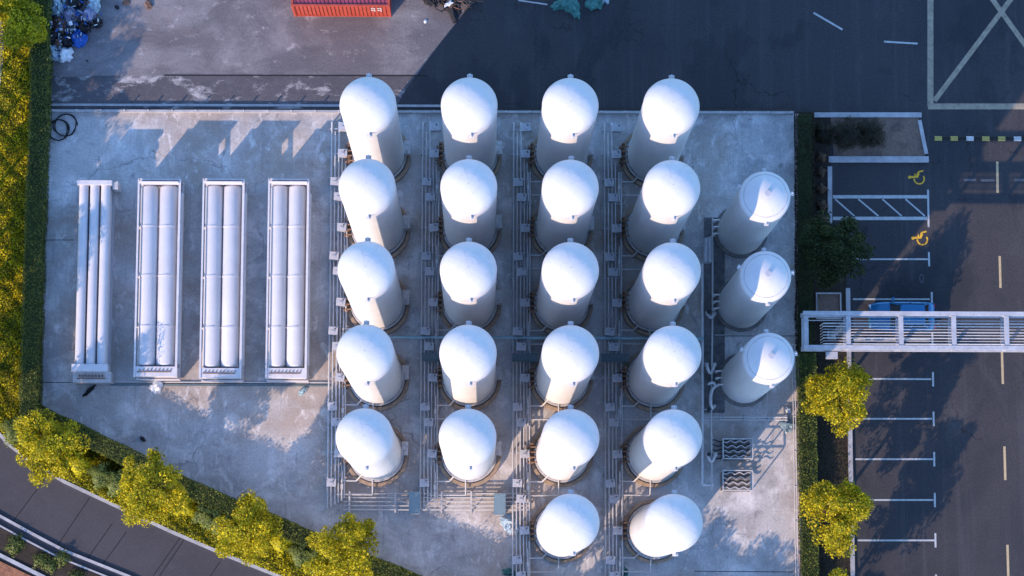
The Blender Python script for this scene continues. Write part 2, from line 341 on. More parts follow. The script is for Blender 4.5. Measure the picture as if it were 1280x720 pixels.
# sealed joints across the service road
for (x1, y1, x2, y2) in [(55, 600, 14, 655), (112, 622, 72, 682), (140, 655, 108, 700), (158, 665, 128, 706), (228, 668, 190, 722), (232, 672, 198, 722), (275, 702, 250, 740), (-2, 575, -40, 620)]:
    MB().strip(G(x1, y1), G(x2, y2), .06, .0065).build('tar_joint', M_joint, svc)

# right-hand beds
b = MB(); b.prism(GP([(996, 140), (1038, 140), (1038, 282), (1058, 282), (1058, 372), (1061, 372), (1068, 1000), (1003, 1000)]), -.01, .08); st(b.build('shrub_bed', M_soil))
b = MB(); b.prism(GP([(1038, 147), (1148, 147), (1156, 197), (1042, 197)]), -.01, .085); st(b.build('island_bed', M_bed))
st(kerb('parking_kerb', [(1060, 360), (1061.5, 463), (1063, 560), (1065.5, 690), (1068, 820)], .26, .14))
st(kerb('island_kerb', [(1018, 143.5), (1152, 143.5)], .3, .14)); st(kerb('island_end_kerb', [(1149.5, 150), (1158, 192)], .22, .16)); st(kerb('island_south_kerb', [(1036, 199), (1161, 199)], .36, .15))
st(kerb('bay_kerb', [(1037.5, 208), (1037.5, 279)], .26, .145))
# paint on the road
road = bpy.data.objects['road']
def paint(name, segs, m, w, z=.005):
    for k, (x1, y1, x2, y2) in enumerate(segs): MB().strip(G(x1, y1), G(x2, y2), w, z+.0006*(k % 4)).build(name, m, road)
paint('bay_line', [(1066, 324, 1161, 324), (1066, 374, 1162, 374), (1066, 424.5, 1163, 424.5), (1068, 473.5, 1164, 474), (1068, 523.5, 1165, 523.5), (1069, 574, 1166, 574), (1070, 625, 1167, 625), (1072, 675.5, 1168, 675.5), (1073, 727, 1169, 727)], M_line, .10)
paint('bay_end_line', [(1161, y-9, 1161.5, y+9) if y < 360 else (1159+y*.015, y-9, 1159+y*.015+.3, y+9) for y in (324, 374, 424.5, 474, 523.5, 574, 625, 675.5, 727)]+[(1160, 237, 1160.7, 284)], M_line, .11, .009)
paint('hatch_border_line', [(1041, 246, 1159, 246), (1041, 273, 1159, 273)], M_line, .2)
paint('hatch_line', [(1044, 249, 1068, 270), (1073, 249, 1098, 270), (1103, 249, 1127, 270), (1132, 249, 1156, 270)], M_line, .09, .0085)
paint('lane_dash', [(1249.6, 320, 1250.6, 360), (1252.3, 437, 1253.6, 480), (1255.5, 558, 1256.6, 600), (1259.3, 681, 1260.4, 722), (1246.5, 202, 1247, 241)], M_liney, .14)
paint('guide_dash', [(1017, 16, 1053, 37), (1105, 52, 1147, 54.5)], M_line, .11)
paint('worn_dash', [(1205, 225, 1220, 225), (1226, 225.5, 1243, 225.5), (1268, 225, 1300, 225)], mat('worn_paint', (.11, .11, .12), .7, world=True), .14)
paint('junction_box_line', [(1163, -120, 1163, 133), (1160, 133, 1420, 133)], M_box, .36)
paint('junction_cross_line', [(1168, 126, 1320, -76), (1198, -60, 1320, 110)], M_box, .3, .0095)
# small painted ovals
for x, y in ((1152, 348),):
    b = MB(); c = G(x, y); n = 16
    P = [(c.x+math.cos(2*PI*i/n)*.13*k, c.y+math.sin(2*PI*i/n)*.26*(k if k == 1 else .82), .006) for k in (1, .7) for i in range(n)]
    b.add(P, [(i, (i+1) % n, n+(i+1) % n, n+i) for i in range(n)]); b.build('painted_oval', bpy.data.materials['worn_paint'], road)
# wheelchair symbols
def symbol(x, y):
    b = MB(); c = G(x, y)
    def arc(cx, cy, r, a0, a1, w, n=14):
        V = []
        for i in range(n+1):
            t = math.radians(a0+(a1-a0)*i/n)
            for q in (r+w/2, r-w/2): V.append((c.x+cx+q*math.cos(t), c.y+cy+q*math.sin(t), .006))
        b.add(V, [(2*i, 2*i+1, 2*i+3, 2*i+2) for i in range(n)])
    def seg(x1, y1, x2, y2, w): b.strip((c.x+x1, c.y+y1), (c.x+x2, c.y+y2), w, .0064+.0003*len(b.f) % .002)
    arc(.14, -.08, .30, 175, 395, .085)          # wheel
    seg(-.34, .03, .02, .05, .12); seg(-.10, .05, -.10, .24, .08); seg(.02, .05, .1, .34, .11); seg(.1, .34, .4, .42, .09); seg(.0, .0, .12, .26, .14)
    arc(-.43, .02, .05, 0, 360, .10, 12)
    return b.build('wheelchair_symbol', M_symb, road)
symbol(1146, 222); symbol(1150, 298)
# speed bump
sb = thing('speed_bump', 'row of yellow, white and dark blocks of a speed bump across the lane', 'speed bump', G(1168, 173))
xx = 1168; i = 0
while xx < 1420:
    a = G(xx, 173)-sb.location; bb = G(xx+9.6, 173)-sb.location
    bm_ = MB(); y0, y1 = -.14, .14; pr = [(y0, 0), (y0*.6, .05), (y1*.6, .05), (y1, 0)]
    V = [(a.x+.01, p, z) for p, z in pr]+[(bb.x-.01, p, z) for p, z in pr]
    bm_.add(V, [(0, 1, 2, 3), (7, 6, 5, 4)]+[(k, k+4, k+5, k+1) for k in range(3)])
    bm_.build('rubber_block', M_black if i % 2 else (M_bumpy if (i//2) % 3 != 2 else M_white2), sb); xx += 9.9; i += 1

# ------------------------------------------------------------------ yard edge walls and rails
wn = thing('boundary_wall', 'low white kerb wall with posts along the north edge of the yard', 'wall')
b = MB(); b.strip(G(61, 137.5, .5), G(993, 140, .5), .14, Y0-.1, .36); b.build('wall', M_kerb, wn)
b = MB()
for i in range(0, 32):
    p = G(66+i*29.8, 137.6+i*.085, .5); b.cyl((p.x, p.y, .4), (p.x, p.y, .58), .05, 6)
b.build('post', M_pipew, wn)['kind'] = 'stuff'
b = MB(); b.strip(G(60, 131), G(560, 132.5), .14, .0, .05); b.build('edge_strip', M_kerb, wn)
we = thing('boundary_wall', 'pinkish concrete kerb wall with thin rails along the east edge of the yard', 'wall')
b = MB(); b.strip(G(996.5, 142, .5), G(1003.5, 930, .5), .17, 0, .45); b.build('wall', mat('pink_wall_concrete', (.46, .36, .37), .8, var=.15, scale=2), we)
for dx in (-6.5, -3.5):
    b = MB(); b.cyl(tuple(G(996.5+dx, 430, .6)[:2])+(.7,), tuple(G(1002.5+dx, 800, .6)[:2])+(.7,), .03, 6); b.build('rail', M_pipew, we)
for i in range(9):
    p = G(993+i*.45, 432+i*44, .6); b = MB(); b.cyl((p.x, p.y, Y0), (p.x, p.y, .74), .035, 6); b.build('post', M_pipew, we)
b = MB()
# drain channel south of the trailers
dc = thing('drain_rail', 'thin pale steel channel running below the tube trailers', 'drain')
for y, m2, w2 in ((477.6, M_pipew, .07), (481, M_tealdk, .1)):
    b = MB(); b.strip(G(138, y, Y0), G(414, y+1, Y0), w2, Y0, Y0+.07); b.build('channel_edge', m2, dc)

# ------------------------------------------------------------------ tanks
def pipe_between(b, pts, r, n=8):
    for i in range(len(pts)-1): b.cyl(pts[i], pts[i+1], r, n)
def make_tank():
    t = thing('storage_tank', 'x', 'storage tank')
    R = 1.5; hb = 14.95; n = 64
    MB().lathe([(0, .0), (1.68, .0), (1.68, .16), (0, .16)], 48, smooth=False).build('foundation', M_plinth, t)
    MB().lathe([(1.67, .0), (1.87, .0), (1.87, .42), (1.67, .42), (1.67, .0)], 48, smooth=False).build('rim', M_tan, t)
    b = MB()
    for i in range(8):
        a = 2*PI*(i+.5)/8; b.box((1.38*math.cos(a), 1.38*math.sin(a), .5), (.3, .16, .6), a)
    b.lathe([(1.5, .62), (1.62, .62), (1.62, .74), (1.5, .74)], 48, smooth=False)
    b.build('base_frame', M_white2, t)
    prof = [(0, .72), (1.2, .72), (R, .9)]
    z = .9
    sh = MB().lathe([(0, .72), (1.2, .72), (1.45, .80), (R, .95)], n).lathe([(R, .95), (R, hb)], n)
    shell = sh.build('shell', M_white, t)
    me = None
    for k in range(1, 7):
        if me is None: o_ = MB().lathe([(R, -.03), (R+.006, -.012), (R+.006, .012), (R, .03)], n).build('weld_seam', M_white, shell); me = o_.data
        else: o_ = mesh_obj('weld_seam', me, shell)
        o_.location.z = .95+k*2.0
    hd = MB().lathe([(R*math.cos(a), hb+1.12*math.sin(a)) for a in [PI/2*k/18 for k in range(18)]]+[(.02, hb+1.12)], n)
    head = hd.build('domed_head', M_white, t)
    MB().lathe([(R, hb-.06), (R+.012, hb-.03), (R+.012, hb+.01), (R-.003, hb+.03)], n).build('weld_seam', M_white, head)
    me = None
    for q in range(8):                       # petal seams of the pressed head
        if me is None:
            V = []
            for k_ in range(2, 17):
                a_ = PI/2*k_/18; rr = R*math.sin(a_); zz = hb+1.12*math.cos(a_)
                for dw, dz in ((-.03, -.004), (0, .010), (.03, -.004)): V.append((rr*1.0, dw, zz+dz))
            b_ = MB(); b_.add(V, [(3*n_+c_, 3*n_+3+c_, 3*n_+4+c_, 3*n_+1+c_) for n_ in range(14) for c_ in range(2)], True); o_ = b_.build('petal_seam', M_white, head); me = o_.data
        else: o_ = mesh_obj('petal_seam', me, head)
        o_.rotation_euler.z = 2*PI*(q+.35)/8
    rc = R*math.sin(PI/2*4.5/18); zc = hb+1.12*math.cos(PI/2*4.5/18)
    MB().lathe([(rc+.03, zc-.016), (rc, zc+.008), (rc-.03, zc+.003)], 48).build('crown_seam', M_white, head)
    for a in (PI/2-.02, -PI/2+.06):      # lifting lugs
        b = MB(); c, s_ = math.cos(a), math.sin(a)
        b.box(((R+.10)*c, (R+.10)*s_, hb-.15), (.24, .30, .05), a); b.box(((R+.08)*c, (R+.08)*s_, hb-.05), (.2, .05, .28), a); b.cyl(((R+.17)*c, (R+.17)*s_, hb-.16), ((R+.17)*c, (R+.17)*s_, hb-.02), .07, 10)
        b.build('lifting_lug', M_white, t)
    # instrument cabinet on the east side
    b = MB(); b.box((1.68, .30, 1.05), (.30, .72, .9)); cab = b.build('instrument_cabinet', M_white2, t)
    b = MB(); b.box((1.68, .30, 1.52), (.38, .80, .05)); b.cyl((1.68, .1, 1.54), (1.68, .1, 1.64), .06, 10); b.cyl((1.68, .5, 1.54), (1.68, .5, 1.62), .05, 10); b.build('cover', M_white2, cab)
    # valve manifold on the west side
    b = MB()
    for k, yy in enumerate((-.45, -.15, .15, .45)):
        pipe_between(b, [(-1.45, yy, 1.2), (-1.78, yy, 1.2), (-1.78, yy, .3)], .045, 8)
        b.cyl((-1.78, yy, .75), (-1.78, yy, .95), .09, 10); b.cyl((-1.9, yy, .85), (-2.0, yy, .85), .10, 10)
    b.box((-1.8, 0, .45), (.16, 1.3, .08)); b.box((-1.75, .62, 1.0), (.2, .1, .5))
    b.build('valve_manifold', M_rust, t)
    b = MB()
    pipe_between(b, [(-.75, -1.15, .95), (-1.15, -1.55, .55), (-2.05, -1.55, .55)], .045)
    pipe_between(b, [(-.2, -1.3, .9), (-.2, -2.35, .5), (-2.3, -2.35, .5)], .04)
    b.build('branch_pipe', M_pipew, t)
    b = MB(); b.cyl((-1.98, -1.0, .62), (-1.98, -2.75, .62), .05, 8); b.cyl((-1.98, -1.35, .62), (-1.98, -1.35, .1), .04, 8); b.cyl((-1.98, -2.55, .62), (-1.98, -2.55, .1), .04, 8); b.box((-1.98, -1.9, .66), (.14, .3, .12)); b.build('level_gauge', M_pipew, t)
    return t
DX, DY = 5.3929, 4.4292; TX, TY = -6.2009, 26.4421
cols = ['leftmost', 'second', 'third', 'fourth']; rows = ['top', 'second', 'third', 'fourth', 'fifth', 'sixth']
proto = make_tank(); used = False
for i in range(4):
    for j in range(6 if i > 1 else 5):
        rn = 'top' if j == 0 else ('bottom' if j == (5 if i > 1 else 4) else ORD[j]+' from top')
        lab = f'white domed vertical tank, {rn} in the {"leftmost" if i == 0 else ORD[i]} column of tanks'
        loc = (TX+i*DX, TY-j*DY, Y0)
        rz = rnd.uniform(-.02, .02)
        if not used: used = True; proto.location = loc; tag(proto, lab, None, 'tall white domed tanks in the four full columns'); t = proto
        else: t = clone(proto, loc, rz, lab)
# plainer tanks of the right-hand group
def make_tank2():
    t = thing('storage_tank', 'x', 'storage tank', group='three white tanks with flat rimmed heads on the right')
    R = 1.4; hb = 12.3; n = 64
    MB().lathe([(0, 0), (1.6, 0), (1.6, .2), (0, .2)], 40, smooth=False).build('foundation', M_plinth, t)
    shell = MB().lathe([(R, .18), (R, hb)], n).build('shell', M_white, t)
    me = None
    for k in range(1, 6):
        if me is None: o_ = MB().lathe([(R, -.03), (R+.006, -.012), (R+.006, .012), (R, .03)], n).build('weld_seam', M_white, shell); me = o_.data
        else: o_ = mesh_obj('weld_seam', me, shell)
        o_.location.z = .2+k*2.05
    # torispherical head: tight knuckle, shallow crown
    prof = [(R, hb)]+[(R-.28*(1-math.cos(a)), hb+.30*math.sin(a)) for a in [PI/2*k/8*.78 for k in range(1, 9)]]
    r1, z1 = prof[-1]
    prof += [(r1*(1-k/12), z1+.42*(1-(1-k/12)**2)) for k in range(1, 12)]+[(.02, z1+.42)]
    head = MB().lathe(prof, n).build('dished_head', M_white, t)
    MB().lathe([(r1-.02, z1-.01), (r1-.015, z1+.03), (r1-.06, z1+.045), (r1-.08, z1+.02)], n).build('head_seam', M_white2, head)
    b = MB(); b.cyl((.05, .05, z1+.38), (.05, .05, z1+.62), .12, 14); b.cyl((.05, .05, z1+.60), (.05, .05, z1+.66), .17, 14); b.build('top_nozzle', M_grey, head)
    for a in (PI/2, -PI/2+.05, 2.75, .12):
        b = MB(); c, s_ = math.cos(a), math.sin(a); b.box(((R+.09)*c, (R+.09)*s_, hb-.05), (.2, .24, .05), a); b.box(((R+.07)*c, (R+.07)*s_, hb+.04), (.16, .05, .2), a); b.build('lifting_lug', M_white, t)
    b = MB()
    for yy in (-.3, .1, .5): pipe_between(b, [(-1.35, yy, 1.2), (-1.66, yy, 1.2), (-1.66, yy, .2)], .05); b.cyl((-1.66, yy, .6), (-1.66, yy, .8), .1, 10)
    b.build('valve_manifold', M_pipe, t)
    return t
p2 = None
for k, (x, y) in enumerate([(925.5, 290), (926, 381.5), (929.5, 475)]):
    lab = f'{["upper", "middle", "lower"][k]} of the three separate white tanks with rimmed heads at the right'
    g = G(x, y); loc = (g.x, g.y, Y0)
    if k == 0: p2 = make_tank2(); p2.location = loc; p2['label'] = lab
    else: clone(p2, loc, .03*k, lab)

# ------------------------------------------------------------------ pipe runs, valve boxes
PXM = 1/21.35
def vbox(loc, label, m=None):
    global vb_proto
    if vb_proto is None:
        t = thing('valve_box', label, 'valve box', loc, 0, 'square valve boxes along the pipe runs')
        b = MB(); b.box((0, 0, .3), (.48, .40, .6)); b.build('body', M_grey, t)
        b = MB(); b.box((0, 0, .62), (.54, .46, .05)); b.box((0, -.05, .66), (.2, .12, .04)); b.build('lid', M_grey, t)
        b = MB(); b.cyl((.12, .12, .64), (.12, .12, .74), .04, 8); b.build('knob', M_dark, t)
        vb_proto = t; return t
    return clone(vb_proto, loc, rnd.uniform(-.08, .08), label)
vb_proto = None
offs = [-2.83, -2.62, -2.40, -2.20, -2.02, -1.86]
for i in range(4):
    nr = 6 if i > 1 else 5
    cx = TX+i*DX; top = TY+2.0; bot = TY-(nr-1)*DY-(2.55 if i < 2 else 2.9)
    t = thing('pipe_run', f'run of parallel steel pipes left of the {"leftmost" if i == 0 else ORD[i]+" from left"} column of domed tanks', 'pipes', (cx, (top+bot)/2, Y0), 0, 'pipe runs beside the tank columns')
    for k, o in enumerate(offs):
        if i == 3 and k == 4: continue
        yt = top-(0 if k in (0, 2) else .6*k)-t.location.y; yb = bot-t.location.y-(.12*(5-k) if i < 2 else 0)
        r = (.055, .038, .05, .038, .038, .055)[k]; z = .42+.1*(k % 2)
        b = MB(); b.cyl((o, yt, z), (o, yb, z), r, 8)
        b.cyl((o, yt, z), (o, yt, .0), r, 8)
        b.build('pipe', M_pipew if k in (0, 5) else M_pipe, t)
    for j in range(nr*3+1):
        yy = top-.4-j*DY/3-t.location.y
        if yy < bot-t.location.y: break
        b = MB(); b.box((-2.35, yy, .33), (1.25, .08, .08)); b.box((-2.9, yy, .15), (.08, .08, .3)); b.box((-1.8, yy, .15), (.08, .08, .3)); b.build('pipe_support', M_grey, t)
    coln = "leftmost" if i == 0 else ORD[i]
    for j in range(nr):
        ty = TY-j*DY; rn = 'top' if j == 0 else ('bottom' if j == nr-1 else ORD[j])
        vbox((cx-2.15, ty+.02, Y0+.45), f'single grey valve box directly left of the {rn} tank in the {coln} column')
        vbox((cx-2.58, ty-1.68, Y0+.45), f'upper of the valve box pair below left of the {rn} tank, {coln} column')
        if not (i < 2 and j == nr-1):
            vbox((cx-2.36, ty-2.58, Y0+.45), f'lower of the valve box pair below left of the {rn} tank, {coln} column')
    vbox((cx-2.12, TY+1.62, Y0+.45), f'first grey valve box at the north end of the pipe run, {coln} column')
# cross pipe and cable tray
yc = G(600, 424).y; yt_ = G(600, 449).y
t = thing('cross_pipe', 'pale teal pipe crossing between the third and fourth tank rows', 'pipe', (0, yc, Y0))
x1, x2 = G(448, 424).x, G(878, 424).x
b = MB(); b.cyl((x1, 0, .75), (x2, 0, .75), .09, 12); b.build('pipe', M_teal, t)
for i in range(8):
    xx = x1+.3+i*(x2-x1-.6)/7; b = MB(); b.cyl((xx, 0, 0), (xx, 0, .7), .05, 8); b.cyl((xx-.04, 0, .75), (xx+.04, 0, .75), .13, 12); b.build('stand', M_teal, t)
t = thing('cable_tray', 'dark teal cable tray crossing the pipe runs below the fourth tank row tops', 'cable tray', (0, yt_, Y0))
for n_, (xa, xb) in enumerate([(528, 550), (640, 672), (750, 785)]):
    a, c = G(xa, 449).x, G(xb, 449).x
    b = MB(); b.box(((a+c)/2, 0, .85), (c-a, .42, .05)); b.box(((a+c)/2, .22, .9), (c-a, .03, .14)); b.box(((a+c)/2, -.22, .9), (c-a, .03, .14))
    for q in (a+.1, c-.1): b.box((q, 0, .4), (.07, .3, .85))
    b.build('tray_section', M_tealdk, t)
# horizontal pipe array at the bottom
t = thing('pipe_array', 'horizontal bank of parallel pipes below the two left tank columns', 'pipes', G(530, 629))
t.location.z = Y0; o0 = t.location
for k, y in enumerate((617.5, 622.5, 627.5, 632.5, 637.5)):
    a = G(430+k*0, y)-o0; c = G(662, y)-o0; b = MB(); b.cyl((a.x, a.y, .42), (c.x, c.y, .42), .04, 8); b.build('pipe', M_pipew, t)
for x in (437.5, 494.5, 552, 589):
    a = G(x, 615)-o0; c = G(x, 641)-o0; b = MB(); b.box(((a.x+c.x)/2, (a.y+c.y)/2, .56), (.09, abs(a.y-c.y), .08))
    for q in (a, c): b.box((q.x, q.y, .27), (.07, .07, .54))
    b.build('pipe_support', M_white2, t)
def cabinet(x, y, w, l, label, m):
    p = G(x, y, .6); t = thing('control_cabinet', label, 'cabinet', (p.x, p.y, Y0), 0, 'blue grey cabinets on the lower pipe bank')
    b = MB(); b.box((0, 0, .6), (w, l, 1.1)); b.build('body', m, t)
    b = MB(); b.box((0, .0, 1.18), (w+.08, l+.08, .05)); b.build('roof', m, t)
    b = MB(); b.box((0, -l/2-.02, .6), (w*.8, .03, .9)); b.box((w*.25, -l/2-.05, .6), (.04, .05, .15)); b.build('door', M_white2, t)
    return t
cabinet(518.5, 629, .56, 1.2, 'narrow blue grey cabinet with pale lower end between the two left tank columns', M_blueb)
cabinet(624.5, 631, .60, 1.15, 'blue grey cabinet standing left of the third pipe run, beside the pale sheet', M_blueb)
# right-hand process piping
t = thing('process_piping', 'upright process pipes with U bends between the fourth column and the three right tanks', 'pipes', G(884, 440)); t.location.z = Y0; o0 = t.location
def P(x, y, z): q = G(x, y, z)-Vector((o0.x, o0.y, 0)); return (q.x, q.y, z)
b = MB(); pipe_between(b, [P(877.5, 330, .6), P(878, 500, .6), P(877.5, 606, .6), P(892, 606, .6)], .085, 10); b.build('header_pipe', M_pipe, t)
b = MB(); pipe_between(b, [P(890.5, 272, .7), P(890.5, 395, .7), P(889, 520, .7), P(889.5, 612, .7)], .05, 8); b.build('riser_pipe', M_pipew, t)
b = MB(); pipe_between(b, [P(882, 328, .9), P(882, 298, .9)], .13, 12); pipe_between(b, [P(887, 328, .9), P(887, 298, .9)], .11, 12); b.cyl(P(878, 300, .8), P(890, 296, .8), .04); b.cyl(P(878, 329, .8), P(888, 329, .8), .04); b.build('filter_pair', M_grey, t)
def ubend(x, y, w, h, r=.095):
    b = MB(); pts = [P(x, y, .3), P(x, y, .8)]+[P(x+w*(k/8), y+h*math.sin(PI*k/8)*.35, .8) for k in range(1, 8)]+[P(x+w, y, .8), P(x+w, y, .3)]
    b.tube(pts, r, 8); b.box(P(x, y, .35), (.22, .22, .06)); b.box(P(x+w, y, .35), (.22, .22, .06)); b.build('u_bend', M_pipe, t)
ubend(883, 456, 10, 30); ubend(884, 568, 10, 26); ubend(884, 392, 9, 14)
b = MB(); b.tube([P(886, 480, .3), P(886, 480, .8), P(888, 478, .85), P(893, 479, .85), P(894, 483, .8), P(890, 487, .8), P(888, 495, .8), P(888, 505, .8), P(890, 511, .8), P(893, 507, .5)], .1, 8); b.build('goose_neck', M_pipe, t)
for y in (390, 475, 512, 568):
    b = MB(); b.cyl(P(886, y, .9), P(886, y, 1.05), .12, 12); b.cyl(P(886, y, .5), P(886, y, .9), .03, 6); b.build('valve', M_dark, t)
b = MB()
for y in (521.5, 525): b.cyl(P(880, y, .5), P(984, y, .5), .035, 8)
for y in (512, 519): b.cyl(P(880, y, .5), P(888, y, .5), .03, 6)
b.build('long_pipe', M_pipew, t)
b = MB(); b.cyl(P(958.5, 490, .4), P(958.5, 520, .4), .025, 6); b.cyl(P(893, 419, .4), P(930, 419, .4), .025, 6); b.cyl(P(958.5, 300, .3), P(958.5, 306, .3), .025, 6); b.build('thin_pipe', M_pipew, t)
for x in (900, 930, 960, 982):
    b = MB(); b.box(P(x, 523, .25), (.07, .35, .5)); b.build('pipe_support', M_grey, t)
b = MB(); pipe_between(b, [P(868, 548, .5), P(868, 566, .5)], .05); 
b.build('stub_pipe', M_pipe, t)
b = MB(); b.prism(GP([(880, 272), (906, 272), (906, 516), (880, 516)], Y0), Y0-.01, Y0+.03); st(b.build('dark_floor_strip', mat('dark_floor_grey', (.15, .145, .15), .7, var=.3, scale=2, world=True)))  # darker floor strip laid under the process pipes
# ambient vaporizers
def vaporizer(x, y, label):
    p = G(x, y, 1.2); t = thing('vaporizer', label, 'vaporizer', (p.x, p.y, Y0), 0, 'rack framed vaporizers at the right')
    W, L = 1.72, 1.15
    b = MB()
    for s_ in (-1, 1): b.beam((-W/2, s_*L/2, 1.5), (W/2, s_*L/2, 1.5), .06); b.beam((s_*W/2, -L/2+.03, 1.5), (s_*W/2, L/2-.03, 1.5), .06)
    b.build('top_frame', M_pipew, t)
    for sx in (-1, 1):
        for sy in (-1, 1): b = MB(); b.beam((sx*W/2, sy*L/2, 0), (sx*W/2, sy*L/2, 1.47), .06); b.build('leg', M_pipew, t)
    for k in range(4):
        yy = -L/2+.17+k*(L-.3)/3; b = MB()
        b.tube([(-W/2+.08+q*(W-.16)/24, yy+.06*math.sin(q*2*PI/8+k), 1.05) for q in range(25)], .03, 6); 
        b.build('finned_tube', M_grey, t)
        b = MB(); b.tube([(-W/2+.08+q*(W-.16)/24, yy+.06*math.sin(q*2*PI/8+k)+.12, .5) for q in range(25)], .05, 6); b.build('finned_tube', M_dark, t)
    b = MB(); b.box((0, 0, .06), (W, L, .1)); b.build('base_tray', M_plinth, t)
vaporizer(921.5, 561.5, 'upper white framed vaporizer rack with dark wavy tubes, below the long pipes')
vaporizer(921.5, 601, 'lower white framed vaporizer rack with dark wavy tubes, at the lit dusty patch')
for k, y in enumerate((553, 560, 567, 574, 584)):
    pass
t = thing('hose_bundle', 'dark wavy hoses feeding the upper vaporizer rack from the left', 'hoses', G(900, 563)); t.location.z = Y0
for k in range(5):
    b = MB(); b.tube([(-.55+q*.09, .55-k*.27+.05*math.sin(q*.8+k), .18+.03*math.sin(q)) for q in range(13)], .035, 6); b.build('hose', M_dark, t)

# ------------------------------------------------------------------ tube trailers
def trailer(xl, xr, yt, yb, label, kind):
    ZT = 2.0
    A = G(xl[0], yt, ZT); B = G(xr[0], yt, ZT); C = G(xl[1], yb, ZT); W = B.x-A.x; Lg = A.y-C.y
    t = thing('tube_skid', label, 'tube skid', ((A.x+B.x+2*0)/2-.0, (A.y+C.y)/2, Y0), 0, 'skids of long white gas tubes'); t.location.x = (A.x+B.x+C.x+G(xr[1], yb, ZT).x)/4
    z2 = ZT-Y0
    if kind == 2:
        r = (W-.30)/4-.012; yN = Lg/2-.33; yS = -Lg/2+.66
        for s_ in (-1, 1):
            for zc in (z2-.045-r, ):
                x = s_*(r+.012)-.05; b = MB()
                prof = [(.02, yS-.0), (r*.7, yS+.02), (r*.93, yS+.07), (r, yS+.16), (r, yN-.16), (r*.93, yN-.07), (r*.7, yN-.02), (.02, yN)]
                n = 28; V = []
                for rr, yy in prof:
                    for q in range(n): a = 2*PI*q/n; V.append((x+rr*math.cos(a), yy, zc+rr*math.sin(a)))
                b.add(V, [(j*n+q, (j+1)*n+q, (j+1)*n+(q+1) % n, j*n+(q+1) % n) for j in range(len(prof)-1) for q in range(n)], True)
                b.build('gas_tube', M_tube, t)
        for s_ in (-1, 1):
            b = MB(); b.beam((s_*(W/2-.05), -Lg/2, z2-.05), (s_*(W/2-.05), Lg/2, z2-.05), .10 if s_ < 0 else .13); b.build('top_rail', M_whited, t)
            b = MB(); b.beam((s_*(W/2-.05), -Lg/2, .30), (s_*(W/2-.05), Lg/2, .30), .12, .2); b.build('bottom_rail', M_whited, t)
        b = MB(); b.box((W/2+.06, 0, z2-.55), (.1, Lg-1.6, .7)); 
        b.build('side_walkway', M_whited, t)
        for f in (.24, .49, .745):
            yy = Lg/2-f*Lg; b = MB(); 
            for q_ in (-1, 1):
                xc = q_*(r+.012)-.05; V = []
                for a_ in range(15):
                    th = PI*a_/14
                    for rr_, y_ in ((r+.004, -.05), (r+.03, -.05), (r+.03, .05), (r+.004, .05)): V.append((xc+rr_*math.cos(th), yy+y_, z2-.045-r+rr_*math.sin(th)))
                b.add(V, [(4*a_+c_, 4*a_+(c_+1) % 4, 4*a_+4+(c_+1) % 4, 4*a_+4+c_) for a_ in range(14) for c_ in range(4)])
            for s_ in (-1, 1): b.box((s_*(W/2-.05), yy, z2/2-.1), (.09, .09, z2-.25))
            b.build('cross_frame', M_whited, t)
        b = MB(); b.box((0, Lg/2-.05, z2-.05), (W-.12, .10, .1)); b.box((0, Lg/2-.26, z2-.35), (W-.2, .06, z2*.8)); b.box((0, Lg/2-.30, z2-.09), (W-.22, .12, .04)); b.build('end_frame', M_whited, t)
        b = MB(); b.box((0, Lg/2+.001-.06, z2/2), (W-.02, .05, z2*.86)); b.build('end_panel', M_whited, t)
        b = MB(); b.box((0, -Lg/2+.33, z2/2), (W-.14, .56, z2-.1)); cab = b.build('valve_cabinet', M_whited, t)
        b = MB(); b.box((0, -Lg/2-.03, .12+.35), (W+.05, .06, .7)); b.build('bumper', M_whited, t)
        b = MB()
        for k in range(9): b.cyl((-W/2+.35+k*(W-.7)/8, -Lg/2+.42, z2-.06), (-W/2+.35+k*(W-.7)/8, -Lg/2+.42, z2+.0), .04, 8)
        b.beam((-W/2+.2, -Lg/2+.3, z2-.03), (W/2-.35, -Lg/2+.3, z2-.03), .05)
        b.build('valve', M_rust if kind else M_grey, cab)
    else:
        r = (W/3)/2-.045; yN = Lg/2-.06; yS = -Lg/2+.85
        for k in range(3):
            x = -W/2+(k+.5)*W/3; b = MB(); b.cyl((x, yS, z2-r-.05), (x, yN, z2-r-.05), r, 28); b.build('gas_tube', M_tube, t)
            b = MB(); b.cyl((x, yS, z2-3*r-.15), (x, yN, z2-3*r-.15), r, 20); b.build('gas_tube', M_tube, t)
        b = MB(); b.box((0, Lg/2-.1, z2/2+.05), (W+.12, .26, z2)); b.build('end_frame', M_whited, t)
        b = MB(); b.box((W/2+.22, Lg/2-.2, z2/2-.1), (.3, .45, z2-.5)); b.build('side_box', M_white2, t)
        b = MB(); b.box((0, -Lg/2+.68, z2-.45), (W+.16, .42, .95)); b.build('end_block', M_whited, t)
        b = MB(); b.box((.05, -Lg/2+.18, z2/2-.25), (W+.30, .62, z2-.7)); cab = b.build('valve_cabinet', M_white2, t)
        b = MB()
        for k in range(8): b.cyl((-W/2+.3+k*(W-.6)/7, -Lg/2+.25, z2-.62), (-W/2+.3+k*(W-.6)/7, -Lg/2+.25, z2-.5), .06, 8)
        b.beam((-W/2+.15, -Lg/2+.1, z2-.55), (W/2-.1, -Lg/2+.1, z2-.55), .05); b.build('valve', M_rust, cab)
        for s_ in (-1, 1): b = MB(); b.beam((s_*(W/2-.1), -Lg/2, .12), (s_*(W/2-.1), Lg/2, .12), .16, .22); b.build('bottom_rail', M_whited, t)
trailer((96, 89), (137, 137), 226, 474, 'leftmost tube skid, three exposed white tubes and no side frame', 3)
trailer((172, 166.5), (225.5, 222), 223, 471, 'framed skid of two fat white tubes, second from the left', 2)
